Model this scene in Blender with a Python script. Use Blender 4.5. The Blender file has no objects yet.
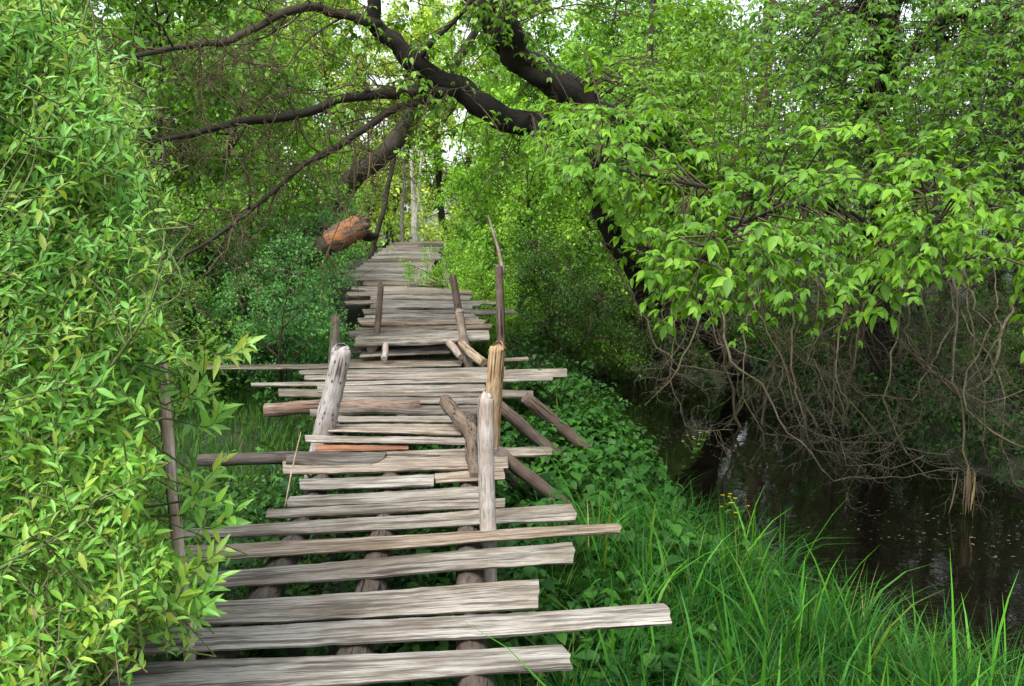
import bpy, math, random
import numpy as np
from mathutils import Vector, Matrix

random.seed(7)
RNG = np.random.default_rng(7)
SC = bpy.context.scene
COL = SC.collection

# ------------------------------------------------------------------ camera
EYE = np.array((0.0, 0.0, 1.5))
F = 995.0
PITCH = math.atan(108.0 / F)
cd = bpy.data.cameras.new('camera')
cam = bpy.data.objects.new('camera', cd)
COL.objects.link(cam)
cam.location = EYE
cam.rotation_euler = (math.pi / 2 - PITCH, 0, 0)
cd.sensor_width = 36.0
cd.lens = 36.0 * F / 1024.0
cd.clip_start = 0.05
cd.clip_end = 1000
SC.camera = cam
CP, SP = math.cos(PITCH), math.sin(PITCH)


def ray(px, py):
    u = (px - 512.0) / F
    v = (343.0 - py) / F
    return np.array((u, CP + v * SP, -SP + v * CP))


def at(px, py, d):
    """point seen at (px, py) whose distance along the ground (world Y) is d"""
    r = ray(px, py)
    return EYE + r * (d / r[1])


def onz(px, py, z=0.0):
    r = ray(px, py)
    return EYE + r * ((z - EYE[2]) / r[2])


# ------------------------------------------------------------------ scene helpers
def link(o, parent=None):
    COL.objects.link(o)
    if parent is not None:
        o.parent = parent
    return o


def tag(o, label=None, cat=None, group=None, kind=None):
    if label:
        o['label'] = label
    if cat:
        o['category'] = cat
    if group:
        o['group'] = group
    if kind:
        o['kind'] = kind
    return o


def empty(name, loc, label, cat, group=None):
    o = bpy.data.objects.new(name, None)
    o.empty_display_size = 0.2
    o.location = loc
    link(o)
    return tag(o, label, cat, group)


def np_mesh(name, V, T, uv=None, smooth=True):
    """mesh from numpy verts (n,3) and faces (m,k), k = 3 or 4"""
    me = bpy.data.meshes.new(name)
    V = np.ascontiguousarray(V, np.float32)
    T = np.ascontiguousarray(T, np.int32)
    k = T.shape[1]
    me.vertices.add(len(V))
    me.vertices.foreach_set('co', V.ravel())
    me.loops.add(T.size)
    me.loops.foreach_set('vertex_index', T.ravel())
    me.polygons.add(len(T))
    me.polygons.foreach_set('loop_start', np.arange(0, T.size, k, dtype=np.int32))
    me.polygons.foreach_set('loop_total', np.full(len(T), k, np.int32))
    me.polygons.foreach_set('use_smooth', np.full(len(T), smooth, bool))
    if uv is not None:
        l = me.uv_layers.new(name='UVMap')
        l.data.foreach_set('uv', np.ascontiguousarray(uv[T.ravel()], np.float32).ravel())
    me.update(calc_edges=True)
    me.validate()
    return me


def mesh_obj(name, me, mat, parent=None, color=(1, 1, 1), loc=(0, 0, 0)):
    o = bpy.data.objects.new(name, me)
    if mat is not None and not me.materials:
        me.materials.append(mat)
    o.color = (*color, 1)
    o.location = loc
    return link(o, parent)


def unit(a):
    a = np.asarray(a, float)
    n = np.linalg.norm(a, axis=-1, keepdims=True)
    return a / np.maximum(n, 1e-9)


# ------------------------------------------------------------------ node helpers
def new_mat(name):
    m = bpy.data.materials.new(name)
    m.use_nodes = True
    nt = m.node_tree
    nt.nodes.clear()
    out = nt.nodes.new('ShaderNodeOutputMaterial')
    return m, nt, out


def N(nt, t, ins=None, **kw):
    n = nt.nodes.new(t)
    for k, v in kw.items():
        setattr(n, k, v)
    for k, v in (ins or {}).items():
        s = n.inputs[k]
        if isinstance(v, bpy.types.NodeSocket):
            nt.links.new(v, s)
        else:
            s.default_value = v
    return n


def mapped(nt, src, scale, offset=None):
    m = N(nt, 'ShaderNodeMapping', {'Vector': src, 'Scale': scale})
    if offset is not None:
        nt.links.new(offset, m.inputs['Location'])
    return m.outputs[0]


def ramp(nt, fac, stops):
    r = N(nt, 'ShaderNodeValToRGB', {'Fac': fac})
    e = r.color_ramp.elements
    while len(e) < len(stops):
        e.new(0.5)
    for i, (p, c) in enumerate(stops):
        e[i].position = p
        e[i].color = (*c, 1) if len(c) == 3 else (c[0], c[0], c[0], 1)
    return r.outputs[0]


def mix(nt, fac, a, b, mode='MIX'):
    m = N(nt, 'ShaderNodeMix', data_type='RGBA', blend_type=mode)
    for s, v in ((m.inputs[0], fac), (m.inputs[6], a), (m.inputs[7], b)):
        if isinstance(v, bpy.types.NodeSocket):
            nt.links.new(v, s)
        elif isinstance(v, (int, float)):
            s.default_value = v
        else:
            s.default_value = (*v, 1)
    return m.outputs[2]


def math_n(nt, op, a, b=0.0):
    m = N(nt, 'ShaderNodeMath', operation=op)
    for s, v in ((m.inputs[0], a), (m.inputs[1], b)):
        if isinstance(v, bpy.types.NodeSocket):
            nt.links.new(v, s)
        else:
            s.default_value = v
    return m.outputs[0]


# ------------------------------------------------------------------ materials
def wood_material():
    m, nt, out = new_mat('weathered_wood')
    uv = N(nt, 'ShaderNodeTexCoord').outputs['UV']
    oi = N(nt, 'ShaderNodeObjectInfo')
    off = N(nt, 'ShaderNodeCombineXYZ', {'X': math_n(nt, 'MULTIPLY', oi.outputs['Random'], 37.0),
                                         'Y': math_n(nt, 'MULTIPLY', oi.outputs['Random'], 91.0)}).outputs[0]
    warp = N(nt, 'ShaderNodeTexNoise', {'Vector': mapped(nt, uv, (5, 9, 1), off), 'Scale': 1.0, 'Detail': 2.0})
    wuv = N(nt, 'ShaderNodeVectorMath', {0: uv, 1: N(nt, 'ShaderNodeVectorMath', {0: warp.outputs[1], 'Scale': 0.007},
            operation='SCALE').outputs[0]}, operation='ADD').outputs[0]
    def nz(vec, sc, det=4.0, ro=0.6):
        return N(nt, 'ShaderNodeTexNoise', {'Vector': mapped(nt, vec, sc, off), 'Scale': 1.0, 'Detail': det, 'Roughness': ro}).outputs[0]

    grain, lines, band = nz(wuv, (9, 300, 1), 5.0), nz(wuv, (3.2, 150, 1), 4.0), nz(wuv, (1.7, 24, 1), 6.0, 0.65)
    c = ramp(nt, grain, [(0.32, (0.17, 0.158, 0.142)), (0.47, (0.32, 0.306, 0.283)), (0.66, (0.45, 0.435, 0.408))])
    c = mix(nt, ramp(nt, nz(uv, (2.3, 6, 1), 5.0, 0.65), [(0.43, (0,)), (0.62, (0.8,))]), c, (0.15, 0.12, 0.09))
    c = mix(nt, ramp(nt, band, [(0.49, (0,)), (0.59, (0.88,))]), c, (0.07, 0.06, 0.05))
    c = mix(nt, ramp(nt, lines, [(0.4, (0.9,)), (0.46, (0,))]), c, (0.085, 0.075, 0.064))
    ck = ramp(nt, nz(wuv, (1.6, 62, 1), 3.0), [(0.36, (1,)), (0.385, (0,))])
    c = mix(nt, ck, c, (0.028, 0.024, 0.02))
    c = mix(nt, ramp(nt, nz(uv, (1.7, 7, 1), 6.0, 0.7), [(0.6, (0,)), (0.7, (0.5,))]), c, (0.06, 0.075, 0.03))
    # knots
    vor = N(nt, 'ShaderNodeTexVoronoi', {'Vector': mapped(nt, uv, (1.9, 7, 1), off), 'Scale': 1.0})
    kn = ramp(nt, vor.outputs['Distance'], [(0.07, (0.9,)), (0.12, (0,))])
    c = mix(nt, kn, c, (0.07, 0.05, 0.04))
    # per-plank tone
    tone = ramp(nt, oi.outputs['Random'], [(0.0, (0.84, 0.72, 0.6)), (0.2, (0.9, 0.86, 0.8)), (0.5, (1.0, 0.99, 0.97)), (0.8, (0.8, 0.8, 0.78)), (1.0, (1.15, 1.14, 1.12))])
    c = mix(nt, 1.0, c, tone, 'MULTIPLY')
    c = mix(nt, 1.0, c, oi.outputs['Color'], 'MULTIPLY')
    hgt = math_n(nt, 'SUBTRACT', math_n(nt, 'ADD', math_n(nt, 'MULTIPLY', grain, 0.5), lines), math_n(nt, 'MULTIPLY', ck, 1.6))
    bmp = N(nt, 'ShaderNodeBump', {'Strength': 0.6, 'Distance': 0.004, 'Height': hgt})
    p = N(nt, 'ShaderNodeBsdfPrincipled', {'Base Color': c, 'Roughness': 0.8, 'Normal': bmp.outputs[0], 'Specular IOR Level': 0.3})
    nt.links.new(p.outputs[0], out.inputs[0])
    return m


def bark_material(name, knots=False, streak=None):
    m, nt, out = new_mat(name)
    uv = N(nt, 'ShaderNodeTexCoord').outputs['UV']
    oi = N(nt, 'ShaderNodeObjectInfo')
    off = N(nt, 'ShaderNodeCombineXYZ', {'X': math_n(nt, 'MULTIPLY', oi.outputs['Random'], 53.0)}).outputs[0]
    fis = N(nt, 'ShaderNodeTexNoise', {'Vector': mapped(nt, uv, (9, 45, 1), off), 'Scale': 1.0, 'Detail': 5.0, 'Roughness': 0.7})
    blot = N(nt, 'ShaderNodeTexNoise', {'Vector': mapped(nt, uv, (5, 9, 1), off), 'Scale': 1.0, 'Detail': 4.0})
    c = ramp(nt, fis.outputs[0], [(0.3, (0.22, 0.2, 0.18)), (0.5, (0.85, 0.82, 0.8)), (0.75, (1.35, 1.32, 1.3))])
    c = mix(nt, ramp(nt, blot.outputs[0], [(0.42, (0,)), (0.7, (0.7,))]), c, streak or (0.5, 0.42, 0.33))
    crk = N(nt, 'ShaderNodeTexNoise', {'Vector': mapped(nt, uv, (2.2, 48, 1), off), 'Scale': 1.0, 'Detail': 3.0})
    ck = ramp(nt, crk.outputs[0], [(0.34, (1,)), (0.39, (0,))])
    c = mix(nt, ck, c, (0.1, 0.08, 0.07))
    hgt = math_n(nt, 'SUBTRACT', fis.outputs[0], ck)
    if knots:
        vor = N(nt, 'ShaderNodeTexVoronoi', {'Vector': mapped(nt, uv, (14, 22, 1), off), 'Scale': 1.0})
        kn = ramp(nt, vor.outputs['Distance'], [(0.13, (1,)), (0.26, (0,))])
        c = mix(nt, kn, c, (0.08, 0.07, 0.07))
    c = mix(nt, 1.0, c, oi.outputs['Color'], 'MULTIPLY')
    bmp = N(nt, 'ShaderNodeBump', {'Strength': 0.8, 'Distance': 0.012, 'Height': hgt})
    p = N(nt, 'ShaderNodeBsdfPrincipled', {'Base Color': c, 'Roughness': 0.88, 'Normal': bmp.outputs[0], 'Specular IOR Level': 0.25})
    nt.links.new(p.outputs[0], out.inputs[0])
    return m


def leaf_material(name, trans=0.4, rough=0.45, young=None, vary=0.5, spec=0.35, dead=None):
    """leaf colour = object colour, varied leaf by leaf; young = colour of a share of the leaves"""
    m, nt, out = new_mat(name)
    oi = N(nt, 'ShaderNodeObjectInfo')
    geo = N(nt, 'ShaderNodeNewGeometry')
    rnd = geo.outputs['Random Per Island']
    c = oi.outputs['Color']
    lo, hi = 1 - vary, 1 + vary
    v = ramp(nt, rnd, [(0.0, (lo, lo, lo)), (0.5, (1.0, 1.0, 1.0)), (1.0, (hi * 1.12, hi * 0.98, hi * 0.7))])
    c = mix(nt, 1.0, c, v, 'MULTIPLY')
    if young:
        r2 = math_n(nt, 'FRACT', math_n(nt, 'MULTIPLY', rnd, 17.31))
        c = mix(nt, ramp(nt, r2, [(0.86, (0,)), (0.97, (0.8,))]), c, young)
    big = N(nt, 'ShaderNodeTexNoise', {'Vector': N(nt, 'ShaderNodeTexCoord').outputs['Object'], 'Scale': 0.9, 'Detail': 2.0})
    c = mix(nt, 1.0, c, ramp(nt, big.outputs[0], [(0.3, (0.78, 0.86, 0.9)), (0.7, (1.15, 1.08, 0.95))]), 'MULTIPLY')
    p = N(nt, 'ShaderNodeBsdfPrincipled', {'Base Color': c, 'Roughness': rough, 'Specular IOR Level': spec})
    t = N(nt, 'ShaderNodeBsdfTranslucent', {'Color': mix(nt, 1.0, c, (1.35, 1.2, 0.55), 'MULTIPLY')})
    ms = N(nt, 'ShaderNodeMixShader', {0: trans, 1: p.outputs[0], 2: t.outputs[0]})
    nt.links.new(ms.outputs[0], out.inputs[0])
    return m


def ground_material():
    m, nt, out = new_mat('boggy_soil')
    co = N(nt, 'ShaderNodeTexCoord').outputs['Object']
    a = N(nt, 'ShaderNodeTexNoise', {'Vector': co, 'Scale': 1.3, 'Detail': 8.0, 'Roughness': 0.7})
    b = N(nt, 'ShaderNodeTexNoise', {'Vector': co, 'Scale': 14.0, 'Detail': 6.0, 'Roughness': 0.7})
    c = ramp(nt, a.outputs[0], [(0.35, (0.009, 0.011, 0.005)), (0.55, (0.014, 0.02, 0.006)), (0.7, (0.026, 0.024, 0.013))])
    c = mix(nt, 0.5, c, ramp(nt, b.outputs[0], [(0.3, (0.3,)), (0.7, (1.5,))]), 'MULTIPLY')
    bmp = N(nt, 'ShaderNodeBump', {'Strength': 0.8, 'Distance': 0.05, 'Height': b.outputs[0]})
    p = N(nt, 'ShaderNodeBsdfPrincipled', {'Base Color': c, 'Roughness': 0.95, 'Normal': bmp.outputs[0]})
    nt.links.new(p.outputs[0], out.inputs[0])
    return m


def water_material():
    m, nt, out = new_mat('dark_creek_water')
    co = N(nt, 'ShaderNodeTexCoord').outputs['Object']
    a = N(nt, 'ShaderNodeTexNoise', {'Vector': mapped(nt, co, (5.0, 3.5, 1)), 'Scale': 1.0, 'Detail': 3.0})
    bmp = N(nt, 'ShaderNodeBump', {'Strength': 0.06, 'Distance': 0.05, 'Height': a.outputs[0]})
    p = N(nt, 'ShaderNodeBsdfPrincipled', {'Base Color': (0.004, 0.0032, 0.002, 1), 'Roughness': 0.035, 'IOR': 1.33,
                                           'Normal': bmp.outputs[0], 'Specular IOR Level': 0.5})
    nt.links.new(p.outputs[0], out.inputs[0])
    return m


M_WOOD = wood_material()
M_BARK = bark_material('tree_bark', streak=(0.62, 0.66, 0.3))
M_LOG = bark_material('peeled_log', streak=(0.62, 0.45, 0.36))
M_KNOT = bark_material('knotty_log', knots=True)
M_LEAF = leaf_material('tree_leaf', trans=0.42)
M_WILLOW = leaf_material('willow_leaf', trans=0.48, rough=0.42, young=(0.34, 0.38, 0.06), vary=0.22, spec=0.5)
M_SPRAY = leaf_material('young_leaf', trans=0.45, rough=0.5, vary=0.4)
M_GRASS = leaf_material('sedge_blade', trans=0.35, rough=0.5, spec=0.18, young=(0.13, 0.17, 0.02), vary=0.45)
M_HERB = leaf_material('herb_leaf', trans=0.3, rough=0.55, vary=0.45, spec=0.2)
M_DRY = leaf_material('dry_stalk', trans=0.1, rough=0.8, vary=0.3)
M_PETAL = leaf_material('yellow_petal', trans=0.3, vary=0.2)
M_GROUND = ground_material()
M_WATER = water_material()


# ------------------------------------------------------------------ tubes and leaves
def smooth_path(P, n):
    """Catmull-Rom through the rows of P (any width: xyz or xyzr), n points per span"""
    P = np.asarray(P, float)
    if len(P) < 3:
        t = np.linspace(0, 1, n + 1)[:, None]
        return P[0] * (1 - t) + P[-1] * t
    Q = np.vstack((2 * P[0] - P[1], P, 2 * P[-1] - P[-2]))
    out = []
    for i in range(1, len(Q) - 2):
        p0, p1, p2, p3 = Q[i - 1:i + 3]
        for t in np.arange(n) / n:
            out.append(0.5 * (2 * p1 + (p2 - p0) * t + (2 * p0 - 5 * p1 + 4 * p2 - p3) * t * t
                              + (3 * p1 - p0 - 3 * p2 + p3) * t ** 3))
    out.append(P[-1])
    return np.array(out)


class Tubes:
    def __init__(self):
        self.V, self.T, self.U, self.n, self.S = [], [], [], 0, []

    def add(self, P, R, sides=8, rough=0.0, cap=True):
        P = np.asarray(P, float)
        m = len(P)
        R = np.broadcast_to(np.asarray(R, float), (m,))
        tan = unit(np.gradient(P, axis=0))
        ref = np.array((0.31, 0.17, 0.93)) if abs(tan[0][2]) < 0.8 else np.array((0.9, 0.2, 0.1))
        a = unit(np.cross(tan, ref))
        b = np.cross(tan, a)
        th = np.linspace(0, 2 * math.pi, sides, endpoint=False)
        rad = R[:, None] * np.ones(sides)[None]
        if rough:
            rad = rad * (1 + rough * RNG.normal(size=(m, sides)))
            lob = 1 + rough * 1.2 * np.sin(th * 2 + RNG.uniform(0, 6)) + rough * np.sin(th * 3 + RNG.uniform(0, 6))
            rad = rad * lob[None]
        ring = P[:, None] + (a[:, None] * np.cos(th)[None, :, None] + b[:, None] * np.sin(th)[None, :, None]) * rad[..., None]
        s = np.concatenate(([0], np.cumsum(np.linalg.norm(np.diff(P, axis=0), axis=1))))
        u = np.stack(np.broadcast_arrays(s[:, None], (np.abs(th - math.pi) * max(R.max(), 0.004))[None]), -1)
        i = np.arange(m - 1)[:, None] * sides
        j = np.arange(sides)[None]
        k = (j + 1) % sides
        quad = np.stack((i + j, i + k, i + sides + k, i + sides + j), -1).reshape(-1, 4)
        V = ring.reshape(-1, 3)
        U = u.reshape(-1, 2)
        tri = np.concatenate((quad[:, [0, 1, 2]], quad[:, [0, 2, 3]]))
        if cap:
            c0, c1 = len(V), len(V) + 1
            V = np.vstack((V, P[0], P[-1]))
            U = np.vstack((U, (s[0], 0.0), (s[-1], 0.0)))
            jj = np.arange(sides)
            kk = (jj + 1) % sides
            e = (m - 1) * sides
            tri = np.concatenate((tri, np.stack((kk, jj, np.full(sides, c0)), -1),
                                  np.stack((e + jj, e + kk, np.full(sides, c1)), -1)))
        self.V.append(V)
        self.U.append(U)
        self.T.append(tri + self.n)
        sm = np.ones(len(tri), bool)
        if cap and sides > 6:
            sm[-2 * sides:] = False
        self.S.append(sm)
        self.n += len(V)

    def mesh(self, name, smooth=True):
        me = np_mesh(name, np.vstack(self.V), np.vstack(self.T), np.vstack(self.U), smooth)
        S = np.concatenate(self.S)
        if len(S) == len(me.polygons):
            me.polygons.foreach_set('use_smooth', S)
        return me


# leaf outlines: rows of (along, half width); the middle runs at width 0 with a fold
def leaf_template(rows, fold=0.25, droop=0.25):
    V, T = [], []
    V.append((0, 0, 0))
    for (t, w) in rows:
        z = -droop * t * t
        V += [(t, -w, z + fold * w), (t, 0, z), (t, w, z + fold * w)]
    V.append((1, 0, -droop))
    n = len(rows)
    T += [(0, 2, 1), (0, 3, 2)]
    for r in range(n - 1):
        a, b = 1 + 3 * r, 4 + 3 * r
        T += [(a, a + 1, b + 1), (a, b + 1, b), (a + 1, a + 2, b + 2), (a + 1, b + 2, b + 1)]
    a, e = 1 + 3 * (n - 1), 1 + 3 * n
    T += [(a, a + 1, e), (a + 1, a + 2, e)]
    return np.array(V, float), np.array(T, int)


L_WILLOW = leaf_template([(0.3, 0.13), (0.62, 0.115)], 0.5, 0.22)
L_OVATE = leaf_template([(0.22, 0.2), (0.5, 0.24), (0.78, 0.12)], 0.35, 0.25)
L_HEART = leaf_template([(0.08, 0.26), (0.4, 0.38), (0.75, 0.2)], 0.25, 0.3)
L_SMALL = (np.array([(0, 0, 0), (0.5, -0.3, 0.07), (1, 0, -0.1), (0.5, 0.3, 0.07)], float), np.array([(0, 2, 1), (0, 3, 2)]))


class Leaves:
    def __init__(self, template):
        self.tv, self.tt = template
        self.parts = []

    def add(self, P, D, Nn, L, wid=1.0):
        P = np.atleast_2d(P)
        n = len(P)
        self.parts.append((P, np.broadcast_to(np.atleast_2d(D), (n, 3)), np.broadcast_to(np.atleast_2d(Nn), (n, 3)),
                           np.broadcast_to(np.asarray(L, float), (n,)), np.broadcast_to(np.asarray(wid, float), (n,))))

    def count(self):
        return sum(len(p[0]) for p in self.parts)

    def mesh(self, name):
        P, D, Nn, L, W = (np.concatenate([p[i] for p in self.parts]) for i in range(5))
        X = unit(D)
        Y = unit(np.cross(Nn, X))
        Z = np.cross(X, Y)
        t = self.tv
        V = P[:, None] + L[:, None, None] * (t[None, :, 0:1] * X[:, None] + t[None, :, 1:2] * W[:, None, None] * Y[:, None]
                                             + t[None, :, 2:3] * Z[:, None])
        T = self.tt[None] + (np.arange(len(P)) * len(t))[:, None, None]
        return np_mesh(name, V.reshape(-1, 3), T.reshape(-1, 3))


def rnd_dir(n):
    return unit(RNG.normal(size=(n, 3)))


def twig_path(p, d, length, n=5, droop=0.0, wander=0.15):
    """a wandering twig from p in direction d"""
    pts = [np.asarray(p, float)]
    d = unit(d)
    st = length / n
    for _ in range(n):
        d = unit(d + RNG.normal(size=3) * wander + np.array((0, 0, -droop / n)))
        pts.append(pts[-1] + d * st)
    return np.array(pts)


def path_at(P, t):
    P = np.asarray(P)
    f = t * (len(P) - 1)
    i = min(int(f), len(P) - 2)
    return P[i] + (P[i + 1] - P[i]) * (f - i), unit(P[i + 1] - P[i])


# ------------------------------------------------------------------ ground, creek
CREEK = np.array([(0.9, 23, 0.6), (1.9, 17.5, 1.0), (2.8, 13.5, 1.35), (3.1, 10.5, 1.6), (3.4, 8, 1.85), (3.95, 6, 1.95), (4.75, 4.3, 1.9), (6.1, 2, 1.9), (8.5, -2, 1.8), (13, -6, 1.8)])
CR = smooth_path(CREEK, 8)


def creek_dist(x, y):
    """signed distance outside the creek's edge (negative in the water)"""
    d = np.full(np.shape(x), 1e9)
    for (cx, cy, w) in CR:
        d = np.minimum(d, np.hypot(x - cx, y - cy) - w)
    return d


def sstep(a, b, x):
    t = np.clip((x - a) / (b - a), 0, 1)
    return t * t * (3 - 2 * t)


def gh(x, y):
    x = np.asarray(x, float)
    y = np.asarray(y, float)
    h = -0.62 + 0.05 * np.sin(x * 1.7 + 0.6) * np.sin(y * 1.3) + 0.03 * np.sin(x * 3.9) * np.sin(y * 4.3 + 1)
    h = h + sstep(12.5, 24, y) * (1.55 * np.exp(-((x + 2.0) / 3.5) ** 2) + 0.35)
    h = h + 0.5 * sstep(5.5, 12, x)
    c = creek_dist(x, y)
    k = sstep(-0.75, 0.75, c)
    return h * k + (-1.75) * (1 - k)


xs = np.concatenate((np.linspace(-160, -14, 20), np.linspace(-12, 14, 131), np.linspace(16, 160, 20)))
ys = np.concatenate((np.linspace(-120, -8, 14), np.linspace(-6, 32, 191), np.linspace(34, 300, 26)))
GX, GY = np.meshgrid(xs, ys)
GZ = gh(GX, GY)
nx, ny = len(xs), len(ys)
ii = (np.arange(ny - 1)[:, None] * nx + np.arange(nx - 1)[None]).ravel()
g = mesh_obj('ground', np_mesh('ground', np.stack((GX, GY, GZ), -1).reshape(-1, 3),
             np.stack((ii, ii + 1, ii + 1 + nx, ii + nx), -1)), M_GROUND)
tag(g, 'dark boggy soil on both sides of the creek', 'ground', kind='structure')
WZ = -1.0
w = mesh_obj('water', np_mesh('water', np.array([(-3, -9, WZ), (18, -9, WZ), (18, 27, WZ), (-3, 27, WZ)]), np.array([(0, 1, 2, 3)])), M_WATER)
tag(w, 'dark still creek water reflecting trees and sky', 'water', kind='structure')

# ------------------------------------------------------------------ the footbridge
BR = np.array((-0.8, 6.0, -0.62))
bridge = empty('wooden_footbridge', BR, 'rickety grey footbridge of uneven loose planks with crooked posts', 'footbridge')


def plank(TL, TR, BL, BR_, th, color=(1, 1, 1), rough=1.0, name='plank', label=None, parent=bridge, bow=None, mat=None):
    """a sawn board from the four corners of its upper face (back-left, back-right, front-left, front-right)"""
    TL, TR, BL, BR_ = (np.asarray(p, float) for p in (TL, TR, BL, BR_))
    c = (TL + TR + BL + BR_) / 4
    X = unit((TR + BR_) - (TL + BL))
    Y = unit((TL + TR) - (BL + BR_))
    Z = unit(np.cross(X, Y))
    Y = np.cross(Z, X)
    Ln = np.linalg.norm(TR - TL)
    n = max(10, int(Ln / 0.05))
    nw = 5
    t = np.linspace(0, 1, n + 1)
    ph = RNG.uniform(0, 6, 8)
    s = t * Ln

    def wob(k):
        return (0.004 * np.sin(s * 2.1 + ph[k]) + 0.002 * np.sin(s * 9.7 + ph[k + 1]) + 0.0016 * RNG.normal(size=n + 1)) * rough

    back = TL[None] + (TR - TL)[None] * t[:, None] + Y[None] * wob(0)[:, None]
    front = BL[None] + (BR_ - BL)[None] * t[:, None] + Y[None] * wob(2)[:, None]
    warp = (0.004 * np.sin(s * 1.9 + ph[4]) + 0.0015 * np.sin(s * 6 + ph[5])) * rough
    if bow is not None:
        warp = warp + bow * (1 - (2 * t - 1) ** 2)
    prof = []
    u = np.linspace(0, 1, nw)
    top = back[:, None] * (1 - u)[None, :, None] + front[:, None] * u[None, :, None]
    # ragged ends
    for e, sg in ((0, -1), (-1, 1)):
        top[e] += X[None] * (sg * RNG.normal(size=(nw, 1)) * 0.007 * rough)
    cup = 0.004 * (1 - (2 * u - 1) ** 2)
    top = top + Z * (warp[:, None, None] + (RNG.normal(size=(n + 1, nw)) * 0.0008)[..., None] - cup[None, :, None] * 0.6)
    ch = min(0.005, th * 0.25)
    thv = th * (1 + 0.12 * np.sin(s * 4 + ph[6]) * rough)
    cols = []
    for j in range(nw):
        cols.append(top[:, j] - (Z * ch if j in (0, nw - 1) else 0))
    f1 = top[:, -1] - Y * ch * 0.8 - Z * thv[:, None] * 0.5
    f2 = top[:, -1] + Y * 0.004 - Z * thv[:, None]
    b1 = top[:, 0] - Y * 0.004 - Z * thv[:, None]
    b2 = top[:, 0] + Y * ch * 0.8 - Z * thv[:, None] * 0.5
    ring = np.stack(cols + [f1, f2, b1, b2], 1)          # n+1, k, 3
    k = ring.shape[1]
    V = ring.reshape(-1, 3) - c
    wd = np.linalg.norm(TL - BL)
    vv = np.array(list(u * wd) + [wd + th * 0.5, wd + th, -th * 2, -th])
    U = np.stack(np.broadcast_arrays(s[:, None], vv[None]), -1).reshape(-1, 2)
    i = np.arange(n)[:, None] * k
    j = np.arange(k)[None]
    j2 = (j + 1) % k
    Q = np.stack((i + j, i + j2, i + k + j2, i + k + j), -1).reshape(-1, 4)
    T = np.concatenate((Q[:, [0, 2, 1]], Q[:, [0, 3, 2]]))
    caps = []
    for e, fl in ((0, False), (n, True)):
        for q in range(1, k - 1):
            tri = (e * k, e * k + q, e * k + q + 1)
            caps.append(tri if not fl else tri[::-1])
    T = np.vstack((T, np.array(caps)))
    R = np.stack((X, Y, Z), 1)                            # local axes
    me = np_mesh('plank', V @ R, T, U, smooth=False)
    o = mesh_obj(name, me, mat or M_WOOD, parent, color)
    o.matrix_basis = Matrix.Translation(Vector(c - (BR if parent is bridge else 0))) @ Matrix(R.tolist()).to_4x4()
    if label:
        o['label'] = label
    return o


def flat_plank(xl, ylt, ylb, xr, yrt, yrb, th=0.026, z=0.0, zr=None, color=(1, 1, 1), sl=0, sr=0, **kw):
    """corner pixels of the visible board; the lower edge includes the front face"""
    if th < 0.04:
        th *= 0.78
    zr = z if zr is None else zr
    dl = onz(xl, ylb, z)[1]
    dr = onz(xr, yrb, zr)[1]
    ylb2 = max(ylb - th * F / dl, ylt + (ylb - ylt) * 0.4)
    yrb2 = max(yrb - th * F / dr, yrt + (yrb - yrt) * 0.4)
    return plank(onz(xl + sl, ylt, z), onz(xr + sr, yrt, zr), onz(xl, ylb2, z), onz(xr, yrb2, zr), th, color, **kw)


G1, G2, G3 = (1.12, 1.11, 1.09), (0.9, 0.88, 0.83), (0.6, 0.56, 0.5)
# nearest first: xl, top-left y, bottom-left y, xr, top-right y, bottom-right y
flat_plank(108, 663, 703, 573, 643, 671, 0.03, 0.0, color=G1, sl=10, sr=-10)
flat_plank(138, 630, 657, 671, 602, 627, 0.03, 0.012, color=G1, sl=8, sr=-6)
flat_plank(172, 604, 629, 538, 577, 609, 0.026, -0.004, color=(1.02, 0.98, 0.92))
flat_plank(200, 572, 591, 576, 541, 565, 0.028, 0.004, color=(1.0, 0.96, 0.9), sr=-4)
flat_plank(180, 544, 563, 620, 523, 535, 0.024, 0.012, color=G1, sl=8, sr=-2)
flat_plank(137, 532, 544, 577, 502, 521, 0.028, -0.002, color=G2, sr=-6)
flat_plank(267, 509, 521, 504, 497, 509, 0.03, 0.0, color=G2)
flat_plank(287, 496, 509, 492, 484, 499, 0.03, 0.003, color=G2, sl=2)
flat_plank(300, 479, 492, 433, 473, 487, 0.026, 0.016, color=G1)
flat_plank(434.5, 473, 485, 505, 467, 480, 0.026, 0.008, color=G1, sr=-2)
flat_plank(283, 460, 476, 508, 455, 470, 0.03, 0.0, color=G1, sr=-1)
flat_plank(330, 452, 460, 551, 446, 457, 0.03, 0.0, color=(0.95, 0.92, 0.87))
flat_plank(316, 443.5, 452, 408, 445, 450, 0.022, 0.006, color=(1.05, 0.58, 0.4), label='reddish freshly split plank')
flat_plank(305, 434, 442, 470, 437, 446, 0.024, 0.012, color=G1)
flat_plank(327, 424, 433, 466, 423, 436, 0.024, 0.012, color=G1, sl=3)
flat_plank(338, 415, 423, 458, 415, 423, 0.03, 0.0, color=G2)
flat_plank(311, 404, 416, 484, 404, 416, 0.05, 0.01, color=(0.55, 0.53, 0.52), rough=2.0, label='thick slab plank with rough dark bark')
flat_plank(330, 397, 405, 484, 397, 405, 0.03, 0.0, color=G2)
flat_plank(318, 385, 393, 485, 384, 393, 0.03, 0.008, color=(0.95, 0.92, 0.86))
flat_plank(278, 388, 397, 533, 390, 399, 0.035, -0.012, color=G3)
flat_plank(252, 382.5, 387.5, 552, 376, 382, 0.03, 0.012, color=G2)
flat_plank(304, 375, 381, 566, 368, 378, 0.03, 0.012, color=(0.85, 0.8, 0.74))
flat_plank(300, 370, 376, 505, 366, 372, 0.03, 0.006, color=G2)
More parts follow.
